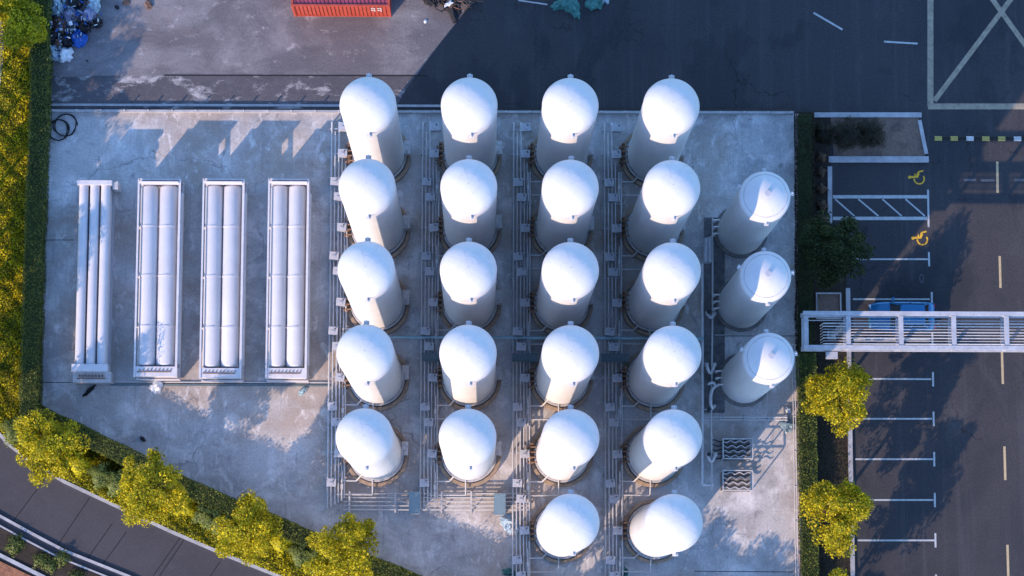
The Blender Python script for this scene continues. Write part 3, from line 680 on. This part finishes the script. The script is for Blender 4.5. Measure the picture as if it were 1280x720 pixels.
trailer((253.5, 248.5), (305.5, 301.5), 223, 473, 'framed skid of two fat white tubes, third from the left', 2)
trailer((335, 331), (386, 384), 223, 473, 'framed skid of two fat white tubes, rightmost of the skids', 2)

# ------------------------------------------------------------------ pipe bridge
zt, zb = 6.5, 5.45
N0, S0, X0_ = G(1009, 391.5, zt), G(1009, 434, zt), G(1008, 434, zt).x
xe = 48.0
t = thing('pipe_bridge', 'raised white steel pipe bridge spanning the parking bays and lane', 'pipe bridge', (X0_, (N0.y+S0.y)/2, 0))
hw = (N0.y-S0.y)/2; Lb = xe-X0_; sp = 2.985
for s_ in (1, -1):
    for z, hh in ((zt, .26), (zb, .24)):
        b = MB(); b.beam((-.16, s_*hw, z), (Lb, s_*hw, z), .23, hh); b.build('chord', M_bridge, t)
k = 0
xs = [.0, 2.37]+[2.37+sp*q for q in range(1, 12) if 2.37+sp*q < Lb]
for x in xs:
    for z in (zt, zb): b = MB(); b.beam((x, -hw+.13, z), (x, hw-.13, z), .24, .2); b.build('cross_beam', M_bridge, t)
    for s_ in (1, -1): b = MB(); b.beam((x, s_*hw, zb+.12), (x, s_*hw, zt-.13), .16); b.build('upright', M_bridge, t)
for x in (2.37, 2.37+sp*4, 2.37+sp*9):
    b = MB(); b.beam((x, .45, 0), (x, .45, zb-.12), .25); b.box((x, .45, .05), (.5, .5, .1)); b.build('column', M_bridge, t)
for q in range(9):
    y = -hw+.3+q*(2*hw-.6)/8; r = (.03, .022, .035, .025, .035, .022, .03, .04, .022)[q]
    b = MB(); b.cyl((1.1 if q < 8 else .2, y, zb+.12+r), (Lb, y, zb+.12+r), r, 8); b.build('pipe', M_grey if q % 3 else M_pipe, t)
    if q < 8: b = MB(); b.cyl((1.1, y, zb+.12+r), (1.1, y, 4.4), r, 8); b.build('drop_pipe', M_pipe, t)
b = MB(); b.box((G(1040, 439, 5.6).x-X0_, -hw-.35, zb), (.65, .4, .25)); b.build('junction_box', M_bridge, t)

# ------------------------------------------------------------------ red container
Cl, Cr = G(368, 20.5), G(489, 20.5); W = Cr.x-Cl.x
t = thing('shipping_container', 'red corrugated shipping container at the top edge of the apron', 'container', ((Cl.x+Cr.x)/2, Cl.y+1.22, 0))
def corr(x0, x1, n, amp):
    P = []; st_ = (x1-x0)/n
    for i in range(n):
        a = x0+i*st_; P += [(a, 0), (a+st_*.30, 0), (a+st_*.45, amp), (a+st_*.85, amp)]
    P.append((x1, 0)); return P
for s_ in (-1, 1):
    b = MB(); P_ = corr(-W/2+.1, W/2-.1, 24, .06); V = []
    for x, dd in P_:
        for z in (.16, 2.46): V.append((x, s_*(1.2-dd), z))
    b.add(V, [(2*i, 2*i+2, 2*i+3, 2*i+1) for i in range(len(P_)-1)]); b.build('side_panel', M_red, t)
b = MB(); P_ = corr(-W/2+.05, W/2-.05, 24, -.035); V = []
for x, dd in P_:
    for y in (-1.18, 1.18): V.append((x, y, 2.5-dd))
b.add(V, [(2*i, 2*i+2, 2*i+3, 2*i+1) for i in range(len(P_)-1)]); b.build('roof', M_redtop, t)
b = MB()
for sx in (-1, 1):
    for sy in (-1, 1): b.box((sx*(W/2-.06), sy*1.16, 1.3), (.14, .14, 2.6))
    for z in (.08, 2.52): b.beam((sx*(W/2-.06), -1.1, z), (sx*(W/2-.06), 1.1, z), .13)
for sy in (-1, 1):
    for z in (.08, 2.52): b.beam((-W/2+.1, sy*1.17, z), (W/2-.1, sy*1.17, z), .1, .15)
b.build('frame', M_red, t)
for s_ in (-1, 1): b = MB(); b.box((s_*(W/2-.1), 0, 1.3), (.05, 2.2, 2.3)); b.build('end_door' if s_ > 0 else 'end_wall', M_red, t)
for (dx, z) in ((0, 1.95), (0, 1.5), (.38, 1.95), (.38, 1.5)):
    b = MB(); x = W/2-1.0+dx; b.box((x, -1.21, z+.12), (.26, .01, .05)); b.box((x-.09, -1.21, z), (.06, .01, .2)); b.box((x, -1.213, z-.0), (.2, .01, .05)); b.box((x+.08, -1.216, z-.08), (.06, .01, .2)); b.build('white_marking', M_white, t)

# ------------------------------------------------------------------ rubbish, tarps
def crumple(name, c, rx, ry, rz_, m, label=None, cat=None, seed=0, parent=None, group=None, n=14):
    R = random.Random(seed); bm = bmesh.new(); bmesh.ops.create_icosphere(bm, subdivisions=3, radius=1)
    ph = [R.uniform(0, 6.28) for _ in range(9)]
    for v in bm.verts:
        p = v.co; f = 1+.22*math.sin(4.3*p.x+ph[0])*math.sin(5.1*p.y+ph[1])+.16*math.sin(9*p.x+6*p.y+ph[2])*math.sin(7*p.z+ph[3])+R.uniform(-.09, .09)
        v.co = Vector((p.x*rx*f, p.y*ry*f, max(-.1, p.z)*rz_*f))
    me = bpy.data.meshes.new(name); bm.to_mesh(me); bm.free(); me.materials.append(m)
    o = mesh_obj(name, me, parent, c, R.uniform(0, 3))
    if label: tag(o, label, cat, group)
    return o
items = [(72, 8, .75, .6, M_tarpl, 'pale blue crumpled sheet at the top of the rubbish heap'), (88, 20, .5, .45, M_junkl, 'lilac sacks near the top of the rubbish heap'),
    (98, 49, .52, .5, M_tarpb, 'bright blue tarpaulin lump at the right side of the rubbish heap'), (76, 33, .6, .45, M_junkb, 'brown board bundle in the middle of the rubbish heap'),
    (68, 67, .42, .5, M_tarpl, 'pale blue sheet at the lower left of the rubbish heap'), (82, 69, .5, .42, M_tarpw, 'grey white sheet at the bottom of the rubbish heap'),
    (112, 20, .5, .4, M_junkl, 'lilac and white sacks at the right of the rubbish heap'), (105, 34, .4, .35, M_junkd, 'black sack below the lilac sacks of the heap'),
    (84, 50, .5, .4, M_junkd, 'black sack left of the bright blue tarpaulin'), (66, 48, .5, .45, M_junkd, 'black sacks on the left side of the heap beside the hedge'),
    (122, 30, .35, .3, M_junkd, 'small black sack at the right tip of the heap'), (95, 2, .5, .5, M_junkd, 'black sack at the frame edge of the heap'),
    (118, 5, .55, .4, M_tarpl, 'pale blue sheeting at the upper right of the heap'), (74, 55, .3, .25, M_junkb, 'small brown bundle in the lower heap')]
for k, (x, y, rx, ry, m_, lab) in enumerate(items):
    p = G(x, y); crumple('refuse_bundle', (p.x, p.y, .02), rx, ry, .55, m_, lab, 'rubbish', k+3, group='bundles in the rubbish heap')
b = MB(); R = random.Random(5); mats = [M_junkd, M_tarpl, M_junkb, M_junkl, M_tarpw, M_tarpb]
for k in range(420):
    x = R.gauss(88, 19); y = R.gauss(30, 26)
    if x < 60 or x > 132 or y > 86-(x-60)*.75: continue
    p = G(x, y); b.m = R.choice([0, 0, 0, 1, 1, 2, 3, 4, 5] if R.random() < .9 else [5]); s_ = R.uniform(.05, .2)
    Rm = Matrix.Rotation(R.uniform(0, 6), 3, 'X')@Matrix.Rotation(R.uniform(0, 6), 3, 'Y')@Matrix.Rotation(R.uniform(0, 6), 3, 'Z')
    b.box((p.x, p.y, R.uniform(.1, .75)), (s_, s_*R.uniform(.4, 1.4), s_*.25), R=Rm)
tag(b.build('rubbish_scraps', mats), 'small mixed scraps strewn over the rubbish heap', 'rubbish', kind='stuff')
for k, (x, y, r, m_, lab) in enumerate([(146, 9, .16, M_junkd, 'dark scrap on the apron right of the heap'), (158, 3, .22, M_junkb, 'brown scrap at the top edge, right of the heap'), (186, 6, .3, M_junkb, 'rust brown scrap on the apron at the top edge'), (109, 76, .07, M_junkd, 'tiny black scrap on the asphalt below the heap')]):
    p = G(x, y); crumple('scrap', (p.x, p.y, .01), r, r*.7, r*.6, m_, lab, 'scrap', 40+k)
# netting / scrap bundle at the top
t = thing('scrap_bundle', 'dark tangled bundle of netting and cables at the top edge right of the container', 'scrap', G(562, 4))
for k in range(20):
    R = random.Random(k+70); a0 = R.uniform(-1.6, 1.2); b = MB()
    b.tube([(a0+q*.14*R.uniform(.6, 1.2), -.15+.45*math.sin(q*.6+k)*R.uniform(.4, 1)+.15*(k % 5)-.1, .15+.2*abs(math.sin(q*.9+k))) for q in range(10)], R.uniform(.03, .055), 6); b.build('cable', [M_dark, M_junkb, M_dark, M_junkd, M_joint][k % 5], t)
crumple('net_heap', (-.1, .35, 0), 1.6, .45, .3, M_junkd, seed=3, parent=t); crumple('white_rag', (-.05, -.12, .3), .3, .13, .12, M_tarpw, seed=4, parent=t)
crumple('net_heap', (-1.3, .2, 0), .3, .55, .25, M_junkd, seed=8, parent=t)
p = G(532, 27); crumple('rag', (p.x, p.y, 0), .12, .1, .1, M_tarpw, 'small pale rag on the asphalt below the netting bundle', 'rag', 9)
t = thing('tarpaulin_heap', 'green netting heap with pale blue sheets at the top edge of the road', 'tarpaulin', G(718, 5))
crumple('green_net', (-.35, .1, 0), 1.15, .5, .35, M_green, seed=21, parent=t); crumple('blue_sheet', (1.2, .1, 0), .55, .5, .35, M_green, seed=22, parent=t); crumple('green_net', (-.9, -.1, 0), .5, .28, .2, M_green, seed=23, parent=t); crumple('blue_sheet', (1.75, .35, 0), .35, .3, .3, M_tarpl, seed=25, parent=t)
a, c = G(648, 1), G(684, 7); b = MB(); b.cyl((a.x, a.y, .1), (c.x, c.y, .25), .045, 8); tag(b.build('pole', M_grey), 'grey pole leaning on the left end of the green netting heap', 'pole')
# loose things in the yard
def coil(x, y, r, n, label):
    p = G(x, y); b = MB(); b.tube([(r*(1+.10*math.sin(k*.37+n))*math.cos(k*2*PI/28), r*(1+.12*math.cos(k*.23))*math.sin(k*2*PI/28), .04+.0035*k*.5) for k in range(28*n)], .035, 6)
    o = b.build('hose_coil', M_black, loc=(p.x, p.y, Y0)); tag(o, label, 'hose', 'black hose coils in the corner of the yard')
coil(73, 163, .62, 3, 'black hose coil, smaller ring at the north west corner of the yard'); coil(82, 157, .66, 2, 'loose wider loop of black hose lying over the coil')
def sheet_lump(x, y, rx, ry, m_, lab, cat='tarpaulin', s=1): p = G(x, y); crumple('crumpled_sheet', (p.x, p.y, Y0), rx, ry, .28, m_, lab, cat, s)
sheet_lump(196, 483, .4, .36, M_tarpw, 'crumpled white sheet at the foot of the second tube skid', s=31)
sheet_lump(379, 489, .3, .16, M_teal, 'small teal sheet below the rightmost tube skid', s=32)
sheet_lump(638, 655, .45, .62, M_tarpl, 'pale blue sheet heaped left of the third pipe run', s=33)
sheet_lump(638, 716, .5, .22, M_green, 'green sheet at the bottom edge by the third pipe run', s=34)
sheet_lump(780, 722, .6, .25, M_green, 'dull green sheet at the bottom edge below the fourth pipe run', s=39)
sheet_lump(984, 532, .42, .42, M_blueb, 'blue sheet by the east wall at the end of the long pipes', s=35)
sheet_lump(985, 513, .14, .2, M_tarpw, 'small white lump by the east wall above the blue sheet', s=36)
sheet_lump(112, 489, .5, .12, M_junkd, 'dark rags lying below the leftmost tube skid', 'rag', 37)
sheet_lump(179, 549, .2, .12, M_dark, 'dark scrap on the slab in the open lower left yard', 'scrap', 38)
for k, (x1, y1, x2, y2) in enumerate([(294, 622, 308, 611)]):
    a, c = G(x1, y1), G(x2, y2); b = MB(); b.beam((a.x, a.y, Y0+.06), (c.x, c.y, Y0+.06), .12, .1); tag(b.build('plank', M_white2), 'short white plank on the slab beside the diagonal hedge', 'plank')

# ------------------------------------------------------------------ car under the bridge
def car(x, y, label):
    p = G(x, y); t = thing('parked_car', label, 'car', (p.x, p.y, 0), PI)      # local +x = bonnet
    st_ = [(-1.95, .70, .40, .62), (-1.90, .80, .28, .78), (-1.6, .85, .2, .92), (-.9, .87, .2, .95), (0, .88, .2, .93), (.8, .87, .2, .92), (1.35, .85, .2, .84), (1.75, .78, .24, .72), (1.93, .62, .35, .58)]
    b = MB(); V = []
    for X, hw_, z0, z1 in st_:
        V += [(X, -hw_*.92, z0), (X, -hw_, (z0+z1)/2), (X, -hw_*.96, z1-.06), (X, -hw_*.80, z1), (X, 0, z1+.035), (X, hw_*.80, z1), (X, hw_*.96, z1-.06), (X, hw_, (z0+z1)/2), (X, hw_*.92, z0)]
    n = 9; F_ = [(i*n+k, i*n+k+1, (i+1)*n+k+1, (i+1)*n+k) for i in range(len(st_)-1) for k in range(n-1)]
    F_ += [tuple(range(n-1, -1, -1)), tuple((len(st_)-1)*n+k for k in range(n))]
    b.add(V, [tuple(reversed(f)) for f in F_], True); b.build('body', M_car, t)
    # cabin: glass block with a roof panel
    B = [(-1.55, .74), (.75, .76)]; Tt = [(-1.15, .56), (.12, .58)]; zb_, zt_ = .92, 1.42
    V = [(B[0][0], -B[0][1], zb_), (B[1][0], -B[1][1], zb_), (B[1][0], B[1][1], zb_), (B[0][0], B[0][1], zb_), (Tt[0][0], -Tt[0][1], zt_), (Tt[1][0], -Tt[1][1], zt_), (Tt[1][0], Tt[1][1], zt_), (Tt[0][0], Tt[0][1], zt_)]
    b = MB(); b.add(V, [(1, 2, 6, 5)]); b.build('windscreen', M_glass, t)
    b = MB(); b.add(V, [(3, 0, 4, 7)]); b.build('rear_window', M_glass, t)
    for f in ((0, 1, 5, 4), (2, 3, 7, 6)): b = MB(); b.add(V, [f]); b.build('side_window', M_glass, t)
    b = MB(); rf = [(-1.2, -.57), (-1.1, -.6), (.08, -.61), (.2, -.5), (.24, 0), (.2, .5), (.08, .61), (-1.1, .6), (-1.2, .57), (-1.24, 0)]; b.prism(rf, 1.40, 1.45); b.build('roof', M_car, t)
    b = MB()
    for q, w_ in ((0, 4), (1, 5), (2, 6), (3, 7)): b.beam(V[q], V[w_], .09)
    for s_ in (-1, 1): b.beam((-.45, s_*.755, .92), (-.45, s_*.6, 1.42), .07)
    b.build('pillar', M_car, t)
    for X in (-1.2, 1.25):
        for s_ in (-1, 1):
            wl = MB().cyl((X, s_*.68, .31), (X, s_*.88, .31), .31, 20).build('wheel', M_black, t); MB().cyl((X, s_*.85, .31), (X, s_*.895, .31), .19, 14).build('rim', M_hub, wl)
    for s_ in (-1, 1):
        b = MB(); b.box((1.84, s_*.56, .60), (.14, .28, .12), -s_*.5); b.build('headlight', M_lamp, t)
        b = MB(); b.box((-1.91, s_*.6, .68), (.1, .25, .16), s_*.3); b.build('tail_light', M_taill, t)
        b = MB(); b.box((.55, s_*.98, .98), (.14, .2, .12)); b.build('mirror', M_car, t)
car(1125, 397, 'blue hatchback parked under the pipe bridge')
# service hatch frame in the bed
p = G(1035, 383); t = thing('planter_frame', 'rectangular pale framed hatch in the bed just above the pipe bridge end', 'hatch', (p.x, p.y, .08))
b = MB()
for s_ in (-1, 1): b.box((0, s_*.75, .12), (1.5, .08, .24)); b.box((s_*.71, 0, .12), (.08, 1.42, .24))
b.build('rim', M_kerb, t); b = MB(); b.box((0, 0, .06), (1.34, 1.42, .1)); b.build('lid', M_bed, t)

# ------------------------------------------------------------------ plants
def leaf_mesh(name, centers, size, m, seed, flat=.0):
    R = np.random.RandomState(seed); C = np.asarray(centers, dtype=np.float64); n = len(C)
    N = R.normal(size=(n, 3)); N[:, 2] = np.abs(N[:, 2])+flat; N /= np.linalg.norm(N, axis=1)[:, None]
    A = np.cross(N, R.normal(size=(n, 3))); A /= np.linalg.norm(A, axis=1)[:, None]; B = np.cross(N, A)
    s = (size*R.uniform(.6, 1.35, n))[:, None]; w_ = s*.55
    P = np.stack([C-A*s*.5, C+B*w_*.5, C+A*s*.5, C-B*w_*.5], 1).reshape(-1, 3)
    me = bpy.data.meshes.new(name); me.vertices.add(4*n); me.vertices.foreach_set('co', P.ravel()); me.loops.add(4*n); me.loops.foreach_set('vertex_index', np.arange(4*n, dtype=np.int32))
    me.polygons.add(n); me.polygons.foreach_set('loop_start', np.arange(n, dtype=np.int32)*4)
    me.materials.append(m); me.update(calc_edges=True); return me
def crown_pts(rx, rz_, cz, nclump, per, seed, cr=.42):
    R = np.random.RandomState(seed); out = []
    while len(out) < nclump:
        p = R.uniform(-1, 1, 3); q = np.linalg.norm(p)
        if q > 1 or q < .3: continue
        ang = math.atan2(p[1], p[0]); lim = .86+.11*math.sin(3*ang+seed)+.09*math.sin(7*ang+2*seed)
        if q > lim: continue
        out.append(p*[rx, rx, rz_]+[0, 0, cz])
    pts = []
    for c in out:
        k = int(per*R.uniform(.5, 1.4)); r = cr*R.uniform(.6, 1.25)
        d = R.normal(size=(k, 3)); d /= np.linalg.norm(d, axis=1)[:, None]; pts.append(c+d*(R.uniform(.35, 1, (k, 1))**.6)*r*[1, 1, .75])
    return out, np.concatenate(pts)
tree_cache = {}
def tree(x, y, rpx, h, m, label, group, seed, dens=1.0, cat='tree', name='tree'):
    rx = rpx/22.0; cz = h*.64; rz_ = h*.34
    p = G(x, y, cz)
    cl, pts = crown_pts(rx, rz_, cz, int(72*dens), int(190*dens), seed, .34+rx*.09)
    t = thing(name, label, cat, (p.x, p.y, .05), 0, group)
    b = MB(); R = random.Random(seed); lean = (R.uniform(-.15, .15), R.uniform(-.15, .15))
    b.tube([(0, 0, 0), (lean[0]*.3, lean[1]*.3, h*.2), (lean[0], lean[1], h*.45), (lean[0]*1.2, lean[1]*1.2, h*.8)], [.13, .10, .08, .03], 8)
    b.build('trunk', M_bark, t)
    b = MB()
    for c in cl[::3]:
        s0 = (lean[0], lean[1], h*R.uniform(.35, .6)); mid = ((s0[0]+c[0])/2, (s0[1]+c[1])/2, (s0[2]+c[2])/2+.15); b.tube([s0, mid, tuple(c)], [.05, .035, .015], 5)
    b.build('limb', M_bark, t)
    mesh_obj('crown', leaf_mesh('crown', pts, .155, m, seed, .2), t)
    return t
GT = 'yellow green trees along the diagonal verge'
tree(58, 558, 44, 5.8, L_yel, 'yellow green tree at the bend of the verge, furthest left on the diagonal', GT, 1)
tree(188, 612, 46, 6.3, L_yel, 'yellow tree overhanging the service road kerb, second along the diagonal verge', GT, 2)
tree(308, 661, 44, 6.0, L_yel, 'yellow green tree third along the diagonal verge', GT, 3)
tree(432, 695, 50, 6.3, L_yel, 'bright yellow tree at the bottom edge below the pipe bank', GT, 4)
for k, (x, y) in enumerate([(590, 790), (690, 800), (742, 822), (800, 850), (858, 870), (905, 900), (960, 915)]):
    tree(x, y, 52, 5.0, L_yel, f'yellow tree on the verge beyond the bottom edge, {ORD[k]} after the pipe bank', GT, 11+k)
tree(1048, 497, 47, 6.2, L_yel, 'yellow tree just below the pipe bridge beside the parking bays', 'trees in the bed beside the parking bays', 5)
tree(1046, 643, 46, 6.2, L_yel, 'yellow tree lowest in the bed beside the parking bays', 'trees in the bed beside the parking bays', 6)
tree(1043, 312, 46, 6.0, L_dk, 'dark shaded tree above the pipe bridge beside the bays', 'trees in the bed beside the parking bays', 7)  # tank shadow put into the leaf colour, darker than its neighbours
tree(1052, 760, 45, 6.2, L_yel, 'yellow tree in the parking bed beyond the bottom edge', 'trees in the bed beside the parking bays', 8)
tree(32, 34, 28, 3.2, L_yg, 'bushy yellow green tree at the top left corner by the rubbish heap', 'bushes of the west verge', 9)
tree(12, 8, 24, 3.0, L_yg, 'bushy tree cut by the top left corner of the frame', 'bushes of the west verge', 10)
for k, (x, y) in enumerate([(-58, 330), (-72, 392), (-52, 455), (-70, 515), (-60, 262), (-66, 190), (-50, 110)]):
    tree(x, y, 42, 6.6+.4*(k % 3), L_yg, f'tree beyond the left edge of the frame, {ORD[k]} of its row', 'trees beyond the left edge', 30+k)
def bush(x, y, rpx, h, m, label, seed, group, leaf=.12, n=1400, cat='bush', name='shrub'):
    R = np.random.RandomState(seed); p = G(x, y, h*.5); rx = rpx/21.7
    d = R.normal(size=(n, 3)); d[:, 2] = np.abs(d[:, 2]); d /= np.linalg.norm(d, axis=1)[:, None]
    a = np.arctan2(d[:, 1], d[:, 0]); lump = 1+.18*np.sin(4*a+seed)+.12*np.sin(9*a+seed*2)
    pts = d*(R.uniform(.55, 1, (n, 1)))*lump[:, None]*[rx, rx, h]
    t = thing(name, label, cat, (p.x, p.y, .07), 0, group); mesh_obj('foliage', leaf_mesh('foliage', pts, leaf, m, seed), t)
    b = MB()
    for k in range(5): q = 2*PI*k/5; b.tube([(0, 0, 0), (rx*.3*math.cos(q), rx*.3*math.sin(q), h*.4), (rx*.6*math.cos(q), rx*.6*math.sin(q), h*.75)], [.03, .02, .01], 5)
    b.build('stem', M_bark, t)
bush(1060, 166, 24, 1.4, L_bk, 'round dark shrub in the island bed, left of its neighbour', 41, 'shrubs in the island bed', n=2200); bush(1090, 165, 21, 1.3, L_bk, 'round dark shrub in the island bed nearest the bare earth', 42, 'shrubs in the island bed', n=2000); bush(1030, 166, 15, .9, L_bk, 'dark shrub at the left end of the island bed by the hedge', 43, 'shrubs in the island bed', n=1500)
for k, (x, y) in enumerate([(1027, 196), (1026, 215), (1027, 236), (1028, 257), (1029, 274)]):
    bush(x, y, 8, .5, L_dry, f'dry brown shrub left of the disabled bay kerb, {ORD[k]} from the top', 50+k, 'dry brown shrubs by the disabled bay', n=420)
for k, (x, y) in enumerate([(18, 655-0), (48, 700), (92, 722), (60, 706), (15, 684), (75, 698)]):
    bush(x+2, y+22 if k == 0 else y, 12, .45, L_hedge, f'{["dark low shrub by the channel kerb in the lower left bed", "shrub above the terracotta paving kerb", "shrub at the bottom edge of the lower left bed", "olive shrub in the middle of the lower left bed", "low shrub nearest the left edge in the lower bed", "shrub touching the channel kerb near the bottom edge"][k]}', 60+k, 'shrubs in the lower left bed', n=420)
for k, (x, y) in enumerate([(100, 575), (128, 590), (150, 600), (232, 628), (258, 640), (275, 650), (352, 673), (378, 688), (402, 695), (470, 724), (500, 736), (530, 752), (610, 785), (740, 838), (20, 535), (82, 567)]):
    bush(x-1, y+3, 16+(k % 3)*2, 2.1+.2*(k % 3), L_hedge if k % 3 else L_grass, f'tall leafy shrub {["low left of", "left of", "right of"][k % 3]} the yellow trees, {(ORD+["eleventh", "twelfth", "thirteenth", "fourteenth", "last but one", "last"])[k]} counted along it', 90+k, 'tall shrubs between the verge trees', n=2400, leaf=.14)
# hedges
def hedge(pts, w_, h, label, seed, dens=1500, m=L_hedge):
    P_ = [G(x, y, h) for x, y in pts]; t = thing('hedge', label, 'hedge', (0, 0, 0), 0, 'clipped hedges round the yard')
    R = np.random.RandomState(seed); allp = []; b = MB()
    for i in range(len(P_)-1):
        a, c = P_[i], P_[i+1]; d = c-a; d.z = 0; L = d.length; d.normalize(); n_ = Vector((-d.y, d.x, 0))
        b.strip(a, c, w_-.2, .02, h-.12)
        k = int(L*dens*(w_+1.2*h)/2.5*.5)
        u = R.uniform(0, L, k); q = R.uniform(-(w_/2+h*.6), w_/2+h*.6, k)
        lat = np.clip(q, -w_/2, w_/2); zz = np.where(np.abs(q) > w_/2, h-(np.abs(q)-w_/2)/.6, h)+R.normal(0, .035, k)+.05*np.sin(u*2.1+i)
        lat = lat*(1+R.normal(0, .05, k)+.06*np.sin(u*1.7))
        allp.append(np.stack([a.x+d.x*u+n_.x*lat, a.y+d.y*u+n_.y*lat, np.clip(zz, .05, 9)], 1))
    b.build('inner_growth', L_dk, t); mesh_obj('foliage', leaf_mesh('foliage', np.concatenate(allp), .10, m, seed), t)
hedge([(50, -20), (48, 136), (43, 250), (39, 380), (35, 520)], 1.05, 1.5, 'tall dark clipped hedge along the west edge of the yard', 71)
hedge([(40, 520), (75, 531), (148, 566), (228, 608), (328, 650), (400, 680), (540, 738), (800, 853), (1000, 940)], 1.0, 1.9, 'green clipped hedge running diagonally below the yard', 72, m=L_hedge)
hedge([(1007, 142), (1008, 440)], 1.0, 1.2, 'dark shaded hedge along the east wall above the pipe bridge', 73, m=L_bk)  # shade on this stretch is put into its blackish leaf colour
hedge([(1009, 441), (1010, 560), (1013, 720), (1014, 820)], 1.0, 1.1, 'green hedge along the east wall below the pipe bridge', 74)
# grass / ground cover
def inside(P_, x, y):
    c = np.zeros(len(x), bool); n = len(P_)
    for i in range(n):
        x1, y1 = P_[i]; x2, y2 = P_[(i+1) % n]
        k = ((y1 > y) != (y2 > y)) & (x < (x2-x1)*(y-y1)/(y2-y1+1e-9)+x1); c ^= k
    return c
R = np.random.RandomState(3)
gp = np.array(GP([(-8, -60), (40, -60), (40, 510), (80, 530), (330, 652), (545, 740), (720, 815), (680, 875), (480, 775), (360, 723), (280, 691), (148, 632), (40, 577), (10, 553), (-8, 530), (-14, 480), (-14, 300), (0, 100)]))
lo, hi = gp.min(0), gp.max(0); xy = R.uniform(lo, hi, (520000, 2)); xy = xy[inside([tuple(q) for q in gp], xy[:, 0], xy[:, 1])][:110000]
hh = .10+.10*(np.sin(xy[:, 0]*2.3+np.sin(xy[:, 1]*1.9))*np.sin(xy[:, 1]*2.7+1)+.6*np.sin(xy[:, 0]*5.1+xy[:, 1]*4.3))
z = .10+np.clip(hh, 0, 1)*1.6*R.uniform(.2, 1, len(xy))
tag(mesh_obj('ground_cover', leaf_mesh('ground_cover', np.column_stack([xy, z]), .13, L_grass, 5)), 'yellow green ground cover filling the verges west and south of the yard', 'ground cover', kind='stuff')
gp = np.array(GP([(1022, 440), (1058, 440), (1064, 720), (1022, 720)])); lo, hi = gp.min(0), gp.max(0); xy = R.uniform(lo, hi, (2500, 2))
tag(mesh_obj('bed_cover', leaf_mesh('bed_cover', np.column_stack([xy, .1+R.uniform(0, .1, len(xy))]), .09, L_dk, 6)), 'sparse dark ground cover in the bed beside the parking bays', 'ground cover', kind='stuff')
